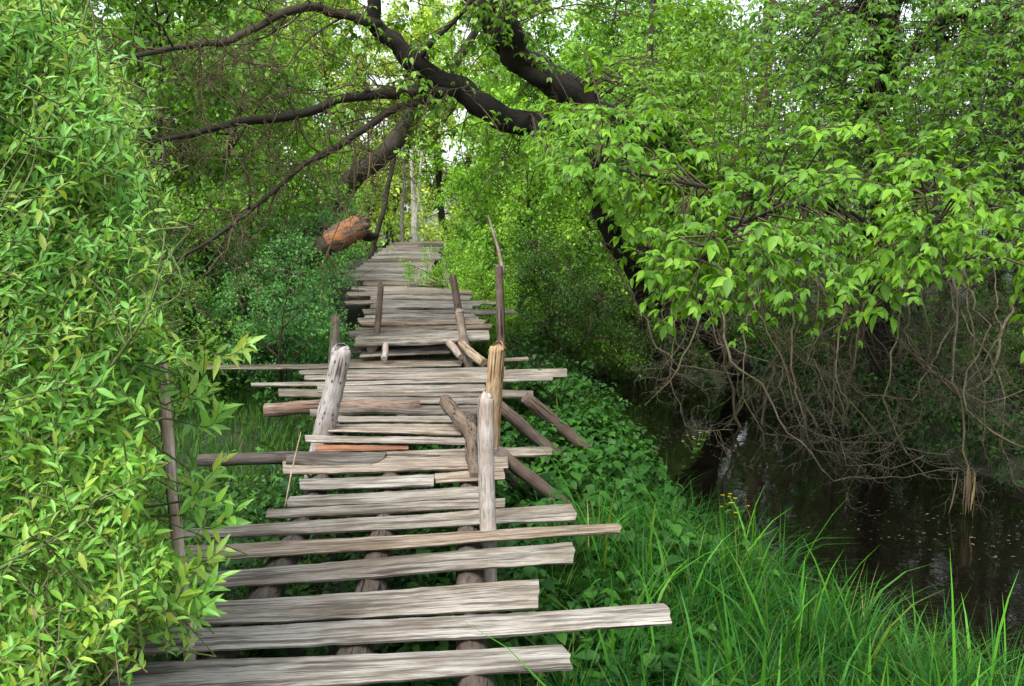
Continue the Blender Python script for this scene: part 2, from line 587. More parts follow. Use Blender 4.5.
flat_plank(193, 365, 371, 462, 361, 367, 0.03, 0.0, color=(0.8, 0.76, 0.68))
flat_plank(470, 359, 363, 528, 356, 361, 0.03, 0.0, color=G2)
flat_plank(330, 359.5, 366, 462, 356, 365, 0.03, -0.01, color=G2)
plank(at(362, 351, 12.0), at(449, 345, 12.15), at(360, 356, 11.8), at(451, 351, 11.95), 0.03, G1)
plank(at(352, 347, 12.4), at(470, 341, 12.5), at(350, 351, 12.2), at(472, 345, 12.3), 0.03, G3)

# the rising far half: y in the picture -> distance
RY = np.array((345, 338, 310, 290, 270, 257, 249, 244, 239.5))
RD = np.array((11.7, 11.9, 13.3, 15.0, 17.5, 19.8, 22.0, 24.0, 26.5))


def rd(y):
    return float(np.interp(-y, -RY, RD))


ramp_rows = [  # xl, xr, y top, y bottom, slope (right end higher +), tint
    (357, 488, 332.5, 341.5, 4.5, G1), (349, 474, 328.5, 333.5, 2, G2), (356, 491, 325, 330.5, 2, G2), (361, 484, 320.5, 326, 2, G1),
    (358, 478, 316.5, 321.5, 1.5, G2), (366, 474, 312.5, 317.5, 1, G1), (363, 514, 309, 313, 1, G2), (371, 470, 305, 310, 1, G1),
    (374, 480, 301.5, 306, 0, G1), (346, 497, 299, 302.5, 0, G2), (372, 470, 295.5, 300, 0, G1), (348, 470, 292, 296.5, 0, G2),
    (366, 462, 288.5, 293, -1, G1), (352, 459, 285.5, 289.5, -1, G1), (364, 452, 282, 286, -1, G1), (356, 442, 279, 283, -1, G2),
    (361, 436, 276, 280, -0.5, G1), (349, 427, 273, 277, 0, G1), (340, 432, 270.5, 273.5, 0, G2), (357, 432, 267.5, 271, 0, G1),
    (360, 430, 264.5, 268, 0, G2), (364, 433, 261.5, 265, 0, G2), (368, 434, 258.5, 262, 0.5, G2), (372, 440, 256, 259, 0.5, G2),
    (375, 440, 253, 256.5, 0.5, G2), (379, 437, 250.5, 253.5, 0, G2), (383, 440, 248, 251, 0, G2), (387, 442, 245.5, 248.5, 0, G3),
    (390, 446, 243, 246, 0.5, G3), (396, 448, 241, 243.5, 0.5, G3)]
for q, (xl, xr, y1, y2, sl, tint) in enumerate(ramp_rows):
    j = 0.05 * math.sin(q * 2.3)
    nxt = ramp_rows[q - 1][2] if q else y2
    y2 = y1 + (nxt - y1) * (0.86 if q < 16 else 0.95) if q else y2
    lift = np.array((0, 0, (0.018 if q < 16 else 0.006) * math.sin(q * 4.7)))
    tint = tuple(c * 0.84 * (1 + 0.25 * math.sin(q * 3.1)) for c in tint)
    d1, d2 = rd(y1), rd(y2 + 0.3)
    plank(at(xl, y1 + sl / 2, d1 - j) + lift, at(xr, y1 - sl / 2, d1 + j) + lift, at(xl - 1, y2 + sl / 2, d2 - j) + lift, at(xr + 1, y2 - sl / 2, d2 + j) + lift,
          0.04, tint, rough=2.2 if q < 16 else 1.2)


def log(path, name, color, parent=None, mat=None, sides=12, rough=0.05, label=None, spans=6, tip=None):
    """path rows: point and radius"""
    P = smooth_path(np.array([(*p, r) for p, r in path]), spans)
    k = np.linspace(0, 1, len(P))
    for ax in range(3):
        P[:, ax] += np.sin(k * 7 + RNG.uniform(0, 6)) * np.minimum(1, np.minimum(k, 1 - k) * 5) * P[:, 3] * 0.1
    t = Tubes()
    c = P[0, :3].copy()
    t.add(P[:, :3] - c, P[:, 3], sides, rough)
    base = BR if parent is bridge else np.zeros(3)
    o = mesh_obj(name, t.mesh(name), mat or M_LOG, parent, color, c - base)
    if label:
        o['label'] = label
    return o


def px_r(px, d):
    return px * 0.5 * d / F


# long logs that carry the planks
for pts in ([(230, 640, 3.3), (268, 590, 4.2), (325, 470, 6.3), (350, 375, 11.2)],
            [(345, 700, 3.2), (356, 645, 3.6), (385, 520, 5.2), (412, 370, 11.3)],
            [(476, 705, 3.1), (470, 648, 3.6), (468, 520, 5.2), (470, 372, 11.3)]):
    path = []
    for (x, y, d) in pts:
        p = onz(x, y, -0.085)
        path.append((p, 0.065))
    p0 = path[0][0]
    path.insert(0, (p0 + np.array((0.0, -1.6, 0.0)), 0.065))
    log(path, 'stringer', (0.10, 0.088, 0.072), bridge, M_LOG)
for x0, x1 in ((372, 392), (462, 440)):
    path = [(at(x0, 338, 11.9) + (0, 0, -0.11), 0.07), (at((x0 + x1) / 2 - 3, 283, rd(281)) + (0, 0, -0.12), 0.07), (at(x1, 246, rd(245)) + (0, 0, -0.13), 0.07)]
    log(path, 'stringer', (0.2, 0.18, 0.15), bridge, M_LOG)


def ground_end(p, x=None, y=None):
    q = np.array(p, float)
    if x is not None:
        q[0] = x
    if y is not None:
        q[1] = y
    q[2] = float(gh(q[0], q[1])) - 0.1
    return q


def post(xb, yb, xt, yt, d, wb, wt, color, mat=None, point=False, label=None, lean=0.0, rough=0.022):
    b = at(xb, yb, d)
    t = at(xt, yt, d + lean)
    foot = b + (b - t) * ((b[2] - float(gh(b[0], d)) + 0.1) / max(t[2] - b[2], 0.1))
    path = [(foot, px_r(wb, d) * 1.05), (b, px_r(wb, d)), ((b + t) / 2, px_r((wb + wt) / 2, d)), (b + (t - b) * 0.93, px_r(wt, d))]
    if point:
        path += [(b + (t - b) * 0.975, px_r(wt, d) * 0.62), (t, px_r(wt, d) * 0.15)]
    else:
        path += [(b + (t - b) * 0.985, px_r(wt, d) * 0.99), (t, px_r(wt, d) * 0.97)]
    return log(path, 'post', color, bridge, mat or M_LOG, 14, rough, label)


post(488, 530, 486, 394, onz(488, 531)[1], 17, 17, (0.43, 0.41, 0.385), point=True, label='bare grey post with a pointed top')
post(493, 428, 497, 349, onz(490, 420)[1], 17, 17, (0.36, 0.265, 0.155), M_LOG, label='yellowish stump post with peeled bark')
post(324, 436, 341, 352, onz(327, 430)[1], 21, 19, (0.36, 0.35, 0.34), M_KNOT, label='thick leaning grey post with dark knots')
post(331, 392, 335, 318, 11.6, 10, 9, (0.27, 0.24, 0.21))
post(377, 332, 381, 285, rd(332), 7, 6, (0.15, 0.125, 0.1))
post(460, 325, 453, 276, rd(324), 8, 7, (0.13, 0.11, 0.09))
post(466, 352, 459, 311, 11.75, 9, 8, (0.27, 0.235, 0.19))
post(501, 350, 499, 266, 12.2, 9, 8, (0.15, 0.12, 0.1))
post(179, 548, 160, 361, 3.5, 12, 12, (0.5, 0.42, 0.36), label='thin tall pinkish post among the willow leaves')
post(345, 322, 347, 296, rd(300), 5, 5, (0.06, 0.055, 0.045))
post(392, 300, 392, 294, rd(290), 6, 6, (0.06, 0.055, 0.045))
# log ends and props at the sides
log([(at(198, 461, 6.75) + (0, 0, 0), 0.04), (at(330, 458, 6.75), 0.045), (at(440, 462, 6.7), 0.045)], 'crossbeam', (0.075, 0.065, 0.06), bridge, M_BARK)
log([(at(265, 410, 8.5), 0.055), (at(310, 407, 8.5), 0.055), (at(420, 407, 8.6), 0.055)], 'crossbeam', (0.2, 0.15, 0.12), bridge)
for (x0, y0, x1, y1, d, wd) in ((497, 452, 562, 503, 6.7, 15), (490, 456, 533, 505, 7.0, 10), (525, 397, 575, 440, 9.0, 12), (497, 404, 550, 450, 8.6, 13)):
    a = at(x0, y0, d)
    b = at(x1, y1, d + 0.1)
    e = b + (b - a) * 0.35
    log([(a, px_r(wd, d)), (b, px_r(wd, d)), (e, px_r(wd, d) * 0.9)], 'prop', (0.12, 0.095, 0.08), bridge, M_LOG)

# loose things on the deck
o = log([(at(445, 403, 7.75) + (0, 0, 0.02), 0.05), (at(458, 417, 7.5), 0.05), (at(471, 434, 7.2), 0.055), (at(471, 450, 6.7), 0.042),
         (at(475, 478, 6.05), 0.036)], 'broken_branch', (0.15, 0.12, 0.09), None, M_KNOT, rough=0.1)
tag(o, 'bent broken branch with scaly bark lying beside the pointed grey post', 'branch')
o = log([(at(461, 343, 11.72), 0.045), (at(472, 354, 11.5), 0.055), (at(484, 363, 11.3), 0.05)], 'short_log', (0.3, 0.245, 0.175))
tag(o, 'pale tan round log slanting against the yellowish stump', 'log')
o = log([(at(448, 342, 11.7), 0.04), (at(455, 350, 11.55), 0.042), (at(461, 357, 11.4), 0.036)], 'short_log', (0.3, 0.26, 0.22))
tag(o, 'short grey log slanting over the dark gap near the tan log', 'log')
o = log([(at(386, 344, 11.72), 0.032), (at(385, 352, 11.6), 0.038), (at(384, 359, 11.5), 0.034)], 'short_log', (0.4, 0.37, 0.34))
tag(o, 'stubby whitish log end over the dark gap below a thin dark post', 'log')
o = plank(at(290, 459, 6.62) + (0, 0, 0.03), at(392, 455, 6.75) + (0, 0, 0.03), at(287, 466, 6.42) + (0, 0, 0.03), at(372, 468, 6.4) + (0, 0, 0.03), 0.03,
          (0.42, 0.4, 0.38), rough=3.0, name='bark_slab', parent=None)
tag(o, 'curled slab of grey bark lying across the deck planks', 'bark')
o = log([(onz(285, 506, -0.05), 0.004), (at(292, 470, 5.9), 0.0045), (at(301, 432, 6.0), 0.003)], 'dry_stalk', (0.45, 0.37, 0.27), None, M_LOG, 5)
tag(o, 'thin pale dry stalk standing at the left ends of the planks', 'stalk')

# ------------------------------------------------------------------ generic background tree
def make_tree(seed, H, R, nl, leaf, low=0.06, stems=2, droop=0.3, per=60, template=L_SMALL, spread=0.16):
    """returns (wood mesh, leaf mesh) of one bushy tree standing at the origin"""
    global RNG
    keep, RNG = RNG, np.random.default_rng(seed)
    tb = Tubes()
    lv = Leaves(template)
    stem = []
    for s in range(stems):
        a = RNG.uniform(0, 6.28)
        d = np.array((math.cos(a) * 0.28, math.sin(a) * 0.28, 1.0))
        P = twig_path((math.cos(a) * 0.12, math.sin(a) * 0.12, -0.2), d, H * RNG.uniform(0.8, 1.0), 9, 0, 0.1)
        r = 0.055 * H / 6
        tb.add(smooth_path(P, 3), np.linspace(r * 1.3, r * 0.15, 28), 7, 0.05)
        stem.append(P)
    for i in range(nl):
        P = stem[i % stems]
        t = low + (0.97 - low) * ((i + RNG.uniform(0, 1)) / nl)
        p, _ = path_at(P, t)
        a = RNG.uniform(0, 6.28)
        el = RNG.uniform(0.05, 0.7) + 0.5 * t
        d = np.array((math.cos(a), math.sin(a), math.tan(min(el, 1.2))))
        L = R * RNG.uniform(0.65, 1.15) * math.sqrt(max(0.12, 1 - (1.25 * t - 0.5) ** 2 * 1.3))
        B = twig_path(p, d, L, 6, droop, 0.2)
        tb.add(B, np.linspace(0.018, 0.006, 7), 5)
        for k in range(5):
            q, dd = path_at(B, RNG.uniform(0.2, 1.0))
            S = twig_path(q, dd + RNG.normal(size=3) * 0.7, L * RNG.uniform(0.25, 0.5), 4, droop, 0.25)
            tb.add(S, np.linspace(0.008, 0.003, 5), 4)
            for m in range(3):
                q2, d2 = path_at(S, RNG.uniform(0.25, 1.0))
                W = twig_path(q2, d2 + RNG.normal(size=3) * 0.8, RNG.uniform(0.2, 0.45), 3, droop, 0.25)
                n = int(per / 3 * RNG.uniform(0.5, 1.5))
                tt = RNG.uniform(0, 1, n)
                f = tt * 3
                idx = np.minimum(f.astype(int), 2)
                pos = W[idx] + (W[idx + 1] - W[idx]) * (f - idx)[:, None] + RNG.normal(size=(n, 3)) * spread * 0.5
                dr = unit(d2[None] * 0.6 + RNG.normal(size=(n, 3)) * 0.8 + np.array((0, 0, -0.35)))
                nm = np.array((0, 0, 1.0)) + RNG.normal(size=(n, 3)) * 0.55
                lv.add(pos, dr, nm, leaf * RNG.uniform(0.6, 1.25, n))
    a = tb.mesh('tree_wood')
    b = lv.mesh('tree_leaves')
    RNG = keep
    return a, b


VAR = [make_tree(11, 6.2, 2.3, 46, 0.095, stems=2, per=135),
       make_tree(12, 6.8, 2.1, 50, 0.085, stems=3, per=135),
       make_tree(13, 5.2, 2.5, 44, 0.09, stems=3, per=135),
       make_tree(14, 8.0, 2.4, 52, 0.1, stems=1, per=120)]
SPARSE = [make_tree(15, 6.2, 2.3, 44, 0.09, low=0.26, stems=2, per=42),
          make_tree(16, 6.8, 2.1, 46, 0.085, low=0.26, stems=3, per=42),
          make_tree(17, 5.2, 2.5, 42, 0.09, low=0.26, stems=3, per=42),
          make_tree(18, 8.0, 2.4, 46, 0.09, low=0.26, stems=1, per=40)]
SHR = [make_tree(21, 2.6, 1.3, 34, 0.055, low=0.02, stems=4, per=130, spread=0.12),
       make_tree(22, 3.2, 1.2, 36, 0.055, low=0.02, stems=4, per=130, spread=0.12)]

for a, b in VAR + SPARSE + SHR:
    a.materials.append(M_BARK)
    b.materials.append(M_LEAF)


def place_tree(name, var, x, y, rz, s, color, label, cat, group, bark=(0.035, 0.03, 0.022), tz=0.0):
    t = empty(name, (x, y, float(gh(x, y)) + tz), label, cat, group)
    t.rotation_euler[2] = rz
    t.scale = (s, s, s) if not isinstance(s, tuple) else s
    mesh_obj('trunk', var[0], None, t, bark)
    mesh_obj('crown', var[1], None, t, color)
    return t


def xy(px, d):
    r = ray(px, 235)
    return r[0] * d / r[1], d


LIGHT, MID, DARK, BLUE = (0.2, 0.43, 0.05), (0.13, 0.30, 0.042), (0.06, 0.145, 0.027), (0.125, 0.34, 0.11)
TREES = [  # px, distance, variant, scale, colour, label
    (60, 12.5, 0, 1.05, MID, 'broad mid green tree standing behind the foreground willow'),
    (160, 15.5, 1, 1.05, MID, 'leafy tree behind the bare mossy twigs, far side of the left meadow'),
    (235, 19, 3, 1.0, MID, 'tall tree rising above the blue green shrubs'),
    (215, 25, 0, 1.5, LIGHT, 'light green tree seen through the long bare branch'),
    (285, 27, 2, 1.3, LIGHT, 'pale bushy tree behind the dark leaning trunk'),
    (110, 28, 3, 1.4, LIGHT, 'distant light tree over the top of the willow bush'),
    (0, 30, 0, 1.6, MID, 'distant tree in the upper corner behind the willow'),
    (300, 40, 3, 1.5, LIGHT, 'far pale tree left of the tunnel of leaves'),
    (375, 44, 0, 2.0, (0.34, 0.52, 0.09), 'sunny yellow green tree closing the far end of the path'),
    (450, 46, 1, 2.0, (0.34, 0.52, 0.09), 'sunny yellow green tree just right of the far white trunks'),
    (412, 58, 3, 2.2, (0.34, 0.52, 0.09), 'most distant bright tree straight behind the white trunks'),
    (520, 26, 2, 1.2, LIGHT, 'round light green tree right of the far end of the deck'),
    (540, 21.5, 0, 0.95, LIGHT, 'light green tree beside the rising deck, behind the thin brown post'),
    (590, 17.5, 1, 0.85, LIGHT, 'bushy tree with pale leaves under the arching limb'),
    (560, 27, 3, 1.3, LIGHT, 'tall light tree behind the arching trunk'),
    (592, 24, 1, 1.35, MID, 'tall green tree closing the gap above the thick arching limb'),
    (620, 20, 2, 1.1, MID, 'green bushy tree behind the root of the arching tree'),
    (650, 30, 0, 1.35, MID, 'far green tree between the arching tree and the brown trunk'),
    (720, 19, 1, 0.95, MID, 'mid green tree on the far bank behind the brown trunk'),
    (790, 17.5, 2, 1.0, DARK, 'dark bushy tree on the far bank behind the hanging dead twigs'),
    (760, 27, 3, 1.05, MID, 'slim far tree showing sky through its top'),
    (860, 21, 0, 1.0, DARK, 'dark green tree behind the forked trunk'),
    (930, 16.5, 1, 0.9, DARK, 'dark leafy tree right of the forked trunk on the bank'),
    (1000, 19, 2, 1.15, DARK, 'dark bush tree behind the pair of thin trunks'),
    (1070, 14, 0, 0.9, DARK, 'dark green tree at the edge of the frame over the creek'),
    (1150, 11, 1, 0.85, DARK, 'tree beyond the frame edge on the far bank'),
    (940, 30, 3, 1.1, MID, 'far tree whose thin top lets the white sky through'),
    (850, 36, 1, 1.3, MID, 'distant tree low against the sky between the trunks'),
]
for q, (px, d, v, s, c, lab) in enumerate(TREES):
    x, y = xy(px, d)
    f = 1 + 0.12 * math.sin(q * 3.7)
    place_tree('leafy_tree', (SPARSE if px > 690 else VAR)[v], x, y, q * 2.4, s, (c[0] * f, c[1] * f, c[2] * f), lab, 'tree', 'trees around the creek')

SHRUBS = [
    (288, 12.3, 1, 0.8, BLUE, 'low bushy shrub hiding the foot of the orange broken log'),
    (305, 15.0, 1, 0.27, BLUE, 'small blue green shrub against the low end of the orange broken log'),
    (262, 12.5, 0, 0.66, BLUE, 'blue green shrub closest to the leaning knotty post'),
    (225, 13.6, 1, 0.95, BLUE, 'blue green shrub behind the drooping willow twig'),
    (165, 12.5, 0, 1.05, MID, 'green shrub half hidden by the tall pinkish post'),
    (258, 17, 1, 0.85, BLUE, 'fine leaved shrub below the orange broken log'),
    (205, 16, 0, 1.25, BLUE, 'tall fine leaved shrub under the bare branches'),
    (308, 18.6, 1, 0.45, MID, 'small shrub at the left edge of the rising deck'),
    (330, 25, 0, 0.6, LIGHT, 'light shrub left of the far end of the deck'),
    (474, 17.0, 0, 0.55, LIGHT, 'low light green shrub leaning over the right edge of the rising deck'),
    (480, 15.2, 1, 0.55, LIGHT, 'low shrub behind the thin brown post right of the deck'),
    (478, 24, 1, 0.7, LIGHT, 'shrub right of the far end of the deck'),
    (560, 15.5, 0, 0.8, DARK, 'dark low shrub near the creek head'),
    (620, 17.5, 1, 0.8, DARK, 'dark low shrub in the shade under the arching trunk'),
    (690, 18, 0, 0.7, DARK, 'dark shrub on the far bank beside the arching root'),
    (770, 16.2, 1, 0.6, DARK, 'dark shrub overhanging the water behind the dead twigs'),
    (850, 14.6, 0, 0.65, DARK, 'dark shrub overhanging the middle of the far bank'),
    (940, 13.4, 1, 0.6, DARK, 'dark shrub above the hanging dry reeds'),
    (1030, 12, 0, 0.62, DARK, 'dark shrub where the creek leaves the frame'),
]
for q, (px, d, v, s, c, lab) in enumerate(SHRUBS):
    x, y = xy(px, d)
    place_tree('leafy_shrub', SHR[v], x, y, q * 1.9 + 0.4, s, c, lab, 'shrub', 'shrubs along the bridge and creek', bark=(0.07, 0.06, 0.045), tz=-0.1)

# ------------------------------------------------------------------ trees drawn limb by limb
def limb_path(rows, spans=6, jit=1.0):
    """rows: px, py, distance, width in px -> smooth xyzr path"""
    P = smooth_path(np.array([(*at(x, y, d), px_r(w_, d)) for x, y, d, w_ in rows]), spans)
    n = len(P)
    t = np.arange(n)
    for k, amp in ((0.5, 0.22), (1.1, 0.1), (0.23, 0.3)):
        for ax in range(3):
            P[:, ax] += np.sin(t * k + RNG.uniform(0, 6.3)) * jit * amp * (P[:, 3] + 0.008) * np.minimum(1, np.minimum(t, n - 1 - t) / 4)
    return P


def bare_twigs(tb, P, n, L, levels, down=0.3, side=1.0, r=0.007, t0=0.1):
    """dead side twigs along a limb"""
    for _ in range(n):
        q, dd = path_at(P[:, :3], RNG.uniform(t0, 1.0))
        d = dd * 0.5 + rnd_dir(1)[0] * side + np.array((0, 0, -down))
        W = twig_path(q, d, L * RNG.uniform(0.4, 1.2), 7, down, 0.28)
        tb.add(W, np.linspace(r, r * 0.3, 8), 4)
        if levels > 0:
            bare_twigs(tb, W, 4, L * 0.5, levels - 1, down, side, r * 0.6, 0.2)


def compound_spray(lv, tb, P, n, leaf, pet=0.09, t0=0.15, lets=(3, 5), r=0.003):
    """leaf sprays of a few hanging leaflets along a branchlet P (xyz)"""
    for k in range(n):
        t = t0 + (1 - t0) * (k + RNG.uniform(0, 1)) / n
        q, dd = path_at(P, min(t, 1.0))
        a = rnd_dir(1)[0]
        sd = unit(np.cross(dd, (0, 0, 1.0))) * (1 if k % 2 else -1)
        d = unit(sd + dd * 0.6 + a * 0.45 + np.array((0, 0, -0.15)))
        e = q + d * pet * RNG.uniform(0.6, 1.3)
        tb.add(np.array((q, e)), (r * 0.6, r * 0.35), 3, cap=False)
        m = RNG.integers(lets[0], lets[1] + 1)
        s = leaf * RNG.uniform(0.75, 1.2)
        sidev = unit(np.cross(d, (0, 0, 1.0)))
        for j in range(m):
            if j == 0:
                ld, b = d + np.array((0, 0, -0.42)), e
            else:
                sg = 1 if j % 2 else -1
                b = e - d * pet * 0.45 * ((j - 1) // 2)
                ld = sidev * sg + d * 0.5 + np.array((0, 0, -0.4))
            ld = ld + RNG.normal(size=3) * 0.3
            lv.add(b, ld, np.array((0, 0, 1.0)) + d * 0.3 + np.array((0, -0.25, 0)) + RNG.normal(size=3) * 0.32, s * RNG.uniform(0.65, 1.15) * (1 if j == 0 else 0.85))


def part_tube(rows, name, parent, base, color, sides=12, rough=0.06, mat=None):
    P = limb_path(rows)
    t = Tubes()
    t.add(P[:, :3] - base, P[:, 3], sides, rough)
    mesh_obj(name, t.mesh(name), mat or M_BARK, parent, color)
    return P


# --- the leaning tree whose limbs arch over the deck
rx, ry = xy(745, 16)
ab = np.array((rx, ry, float(gh(rx, ry))))
arch = empty('arching_tree', ab, 'dark leaning tree whose crooked limbs arch over the footbridge', 'tree')
BK = (0.021, 0.018, 0.015)
tr = part_tube([(745, 380, 16, 28), (715, 346, 15.2, 23), (668, 312, 14.2, 20), (640, 275, 13.6, 19), (612, 235, 13.2, 18), (600, 195, 13, 20),
                (596, 160, 12.9, 22), (583, 137, 12.8, 24), (534, 124, 12.5, 23), (487, 107, 12.2, 23), (448, 91, 12, 21), (417, 62, 11.8, 18),
                (393, 39, 11.7, 16), (377, 22, 11.6, 14), (369, -8, 11.5, 12), (362, -60, 11.5, 9)], 'trunk', arch, ab, BK)
l1 = part_tube([(716, 346, 15.2, 18), (692, 250, 14, 18), (660, 172, 13.0, 20), (625, 135, 12.8, 28), (600, 112, 12.7, 30), (569, 91, 12.6, 30), (530, 66, 12.4, 27),
                (509, 33, 12.2, 24), (502, 0, 12.1, 22), (496, -60, 12, 18)], 'limb', arch, ab, BK)
l2 = part_tube([(548, 80, 12.5, 20), (520, 62, 12.4, 17), (499, 45, 12.4, 17), (478, 12, 12.4, 15), (466, -10, 12.4, 13), (450, -50, 12.4, 10)], 'limb', arch, ab, BK)
l3 = part_tube([(450, 92, 12, 13), (420, 94, 11.8, 11), (378, 94, 11.6, 10), (338, 100, 11.3, 9), (300, 112, 11.0, 9), (236, 125, 10.6, 8), (196, 133, 10.3, 6), (150, 143, 10, 4)],
               'limb', arch, ab, (0.03, 0.026, 0.02))
l4 = part_tube([(446, 97, 12, 8), (397, 109, 11.7, 7), (358, 131, 11.3, 6.5), (322, 156, 11, 6), (300, 168, 10.8, 5), (225, 231, 10.2, 4), (173, 262, 9.8, 3)],
               'limb', arch, ab, (0.035, 0.03, 0.022))
l5 = part_tube([(379, 24, 11.6, 12), (340, 15, 11.3, 10), (307, 7, 11, 9), (262, 26, 10.6, 7), (225, 39, 10.3, 7), (190, 46, 10, 6), (152, 52, 9.7, 5), (94, 68, 9.3, 3)],
               'limb', arch, ab, (0.045, 0.038, 0.025))
l6 = part_tube([(417, 62, 11.8, 6), (445, 30, 11.6, 5), (470, 2, 11.5, 4), (490, -30, 11.4, 3)], 'limb', arch, ab, BK)
tb = Tubes()
for L in (l3, l4, l5):
    bare_twigs(tb, L, 40, 0.85, 2, 0.3, 0.9, 0.007)
    bare_twigs(tb, L, 9, 1.5, 2, 0.08, 0.7, 0.013)
bare_twigs(tb, tr, 16, 1.0, 2, 0.2, 0.9, 0.009, 0.45)
bare_twigs(tb, l1, 10, 0.9, 2, 0.2, 0.9, 0.009, 0.3)
for V in tb.V:
    V -= ab
mesh_obj('twigs', tb.mesh('twigs'), M_BARK, arch, (0.10, 0.085, 0.045))
tb, lv = Tubes(), Leaves(L_OVATE)
for P, n, t0 in ((tr, 60, 0.2), (l1, 38, 0.1), (l2, 6, 0.1), (l6, 8, 0.2), (l3, 9, 0.0)):
    for _ in range(n):
        q, dd = path_at(P[:, :3], RNG.uniform(t0, 1.0))
        d = rnd_dir(1)[0] * np.array((1, 1, 0.5)) + np.array((0.1, 0.55 if _ % 4 else -0.3, -0.1))
        W = twig_path(q, d, RNG.uniform(0.5, 1.7), 6, 0.7, 0.2)
        tb.add(W, np.linspace(0.009, 0.003, 7), 4)
        compound_spray(lv, tb, W, RNG.integers(7, 13), 0.105, 0.1)
for V in tb.V:
    V -= ab
mesh_obj('branchlets', tb.mesh('branchlets'), M_BARK, arch, (0.09, 0.08, 0.05))
me = lv.mesh('crown')
o = mesh_obj('crown', me, M_SPRAY, arch, (0.11, 0.255, 0.022), (-ab[0], -ab[1], -ab[2]))

# --- forked tree on the right with the hanging pale green branches
rx, ry = xy(880, 13.4)
fb = np.array((rx, ry, float(gh(rx, ry))))
fork = empty('forked_tree', fb, 'forked dark tree with bright green sprays drooping over the creek', 'tree')
BK2 = (0.02, 0.018, 0.014)
p1 = part_tube([(880, 410, 13.4, 30), (881, 330, 13.2, 25), (884, 200, 12.4, 23), (882, 110, 12, 24), (876, 50, 11.8, 20), (868, 0, 11.6, 18), (860, -70, 11.5, 14)], 'trunk', fork, fb, BK2)
p2 = part_tube([(883, 104, 12, 17), (894, 60, 12, 15), (897, 0, 12, 13), (902, -60, 12, 10)], 'limb', fork, fb, BK2)
p3 = part_tube([(882, 90, 12, 14), (908, 55, 11.8, 12), (935, 27, 11.6, 11), (962, 12, 11.4, 10), (1000, 16, 11, 8), (1050, 28, 10.6, 6)], 'limb', fork, fb, BK2)
p4 = part_tube([(884, 240, 12.3, 9), (850, 220, 9.6, 5), (790, 205, 8.6, 4), (720, 190, 7.6, 3), (650, 175, 6.8, 2.5), (600, 168, 6.4, 2)], 'limb', fork, fb, BK2)
p5 = part_tube([(884, 250, 12.3, 11), (860, 225, 9.2, 8), (830, 205, 7.8, 6), (790, 205, 6.6, 5), (740, 225, 5.9, 4), (700, 260, 5.6, 3)], 'limb', fork, fb, BK2)
p6 = part_tube([(884, 220, 12.3, 11), (905, 195, 9.0, 8), (925, 190, 7.6, 6), (935, 205, 6.6, 5), (930, 235, 6.0, 3)], 'limb', fork, fb, BK2)
p7 = part_tube([(884, 225, 12.3, 9), (930, 205, 9.3, 5), (985, 205, 8.0, 4), (1030, 218, 6.8, 4), (1045, 240, 5.8, 4), (1040, 290, 5.4, 3)], 'limb', fork, fb, BK2)
tb, lv = Tubes(), Leaves(L_OVATE)
LOWX = np.array((530, 560, 620, 660, 690, 730, 800, 860, 900, 950, 990, 1040, 1100))
LOWY = np.array((150, 190, 240, 300, 335, 335, 315, 340, 310, 285, 250, 330, 350))
limbs = [p4, p5, p6, p7]
pts = np.vstack([L[6:, :3] for L in limbs])
n_b = 0
for q in range(2000):
    if n_b >= 270:
        break
    px = RNG.uniform(545, 1075)
    low = float(np.interp(px, LOWX, LOWY))
    py = low + RNG.normal() * 14 - 6 - abs(RNG.normal()) * 80
    if py < 10:
        continue
    d = RNG.uniform(5.3, 8.2) if py > 110 else RNG.uniform(6.5, 9.5)
    tip = at(px, py, d)
    dist = np.linalg.norm(pts - tip, axis=1) + 1.5 * np.maximum(0, tip[2] - 0.1 - pts[:, 2])
    b = pts[np.argmin(dist)]
    if np.linalg.norm(b - tip) > 1.9:
        continue
    n_b += 1
    mid = (b + tip) / 2 + np.array((0, 0, 0.16 * np.linalg.norm(b - tip))) + RNG.normal(size=3) * 0.07
    W = smooth_path(np.array((b, mid, tip)), 5)
    tb.add(W, np.linspace(0.008, 0.0025, len(W)), 4)
    Ln = np.linalg.norm(b - tip)
    k = int(4 + Ln * 9)
    compound_spray(lv, tb, W, k, RNG.uniform(0.068, 0.102), 0.09, 0.3)
lu = Leaves(L_OVATE)
for P, n, t0 in ((p1, 62, 0.2), (p2, 20, 0.2), (p3, 44, 0.1)):
    for _ in range(n):
        q, dd = path_at(P[:, :3], RNG.uniform(t0, 1.0))
        W = twig_path(q, rnd_dir(1)[0] * np.array((1, 1, 0.6)) + np.array((0, 0.1, 0)), RNG.uniform(0.7, 2.0), 6, 0.5, 0.2)
        tb.add(W, np.linspace(0.01, 0.003, 7), 4)
        compound_spray(lu, tb, W, RNG.integers(8, 15), 0.085, 0.09, 0.15)
for V in tb.V:
    V -= fb
mesh_obj('branchlets', tb.mesh('branchlets'), M_BARK, fork, (0.09, 0.075, 0.05))
mesh_obj('crown', lv.mesh('crown'), M_SPRAY, fork, (0.125, 0.30, 0.022), -fb)
mesh_obj('upper_crown', lu.mesh('upper_crown'), M_SPRAY, fork, (0.075, 0.19, 0.02), -fb)

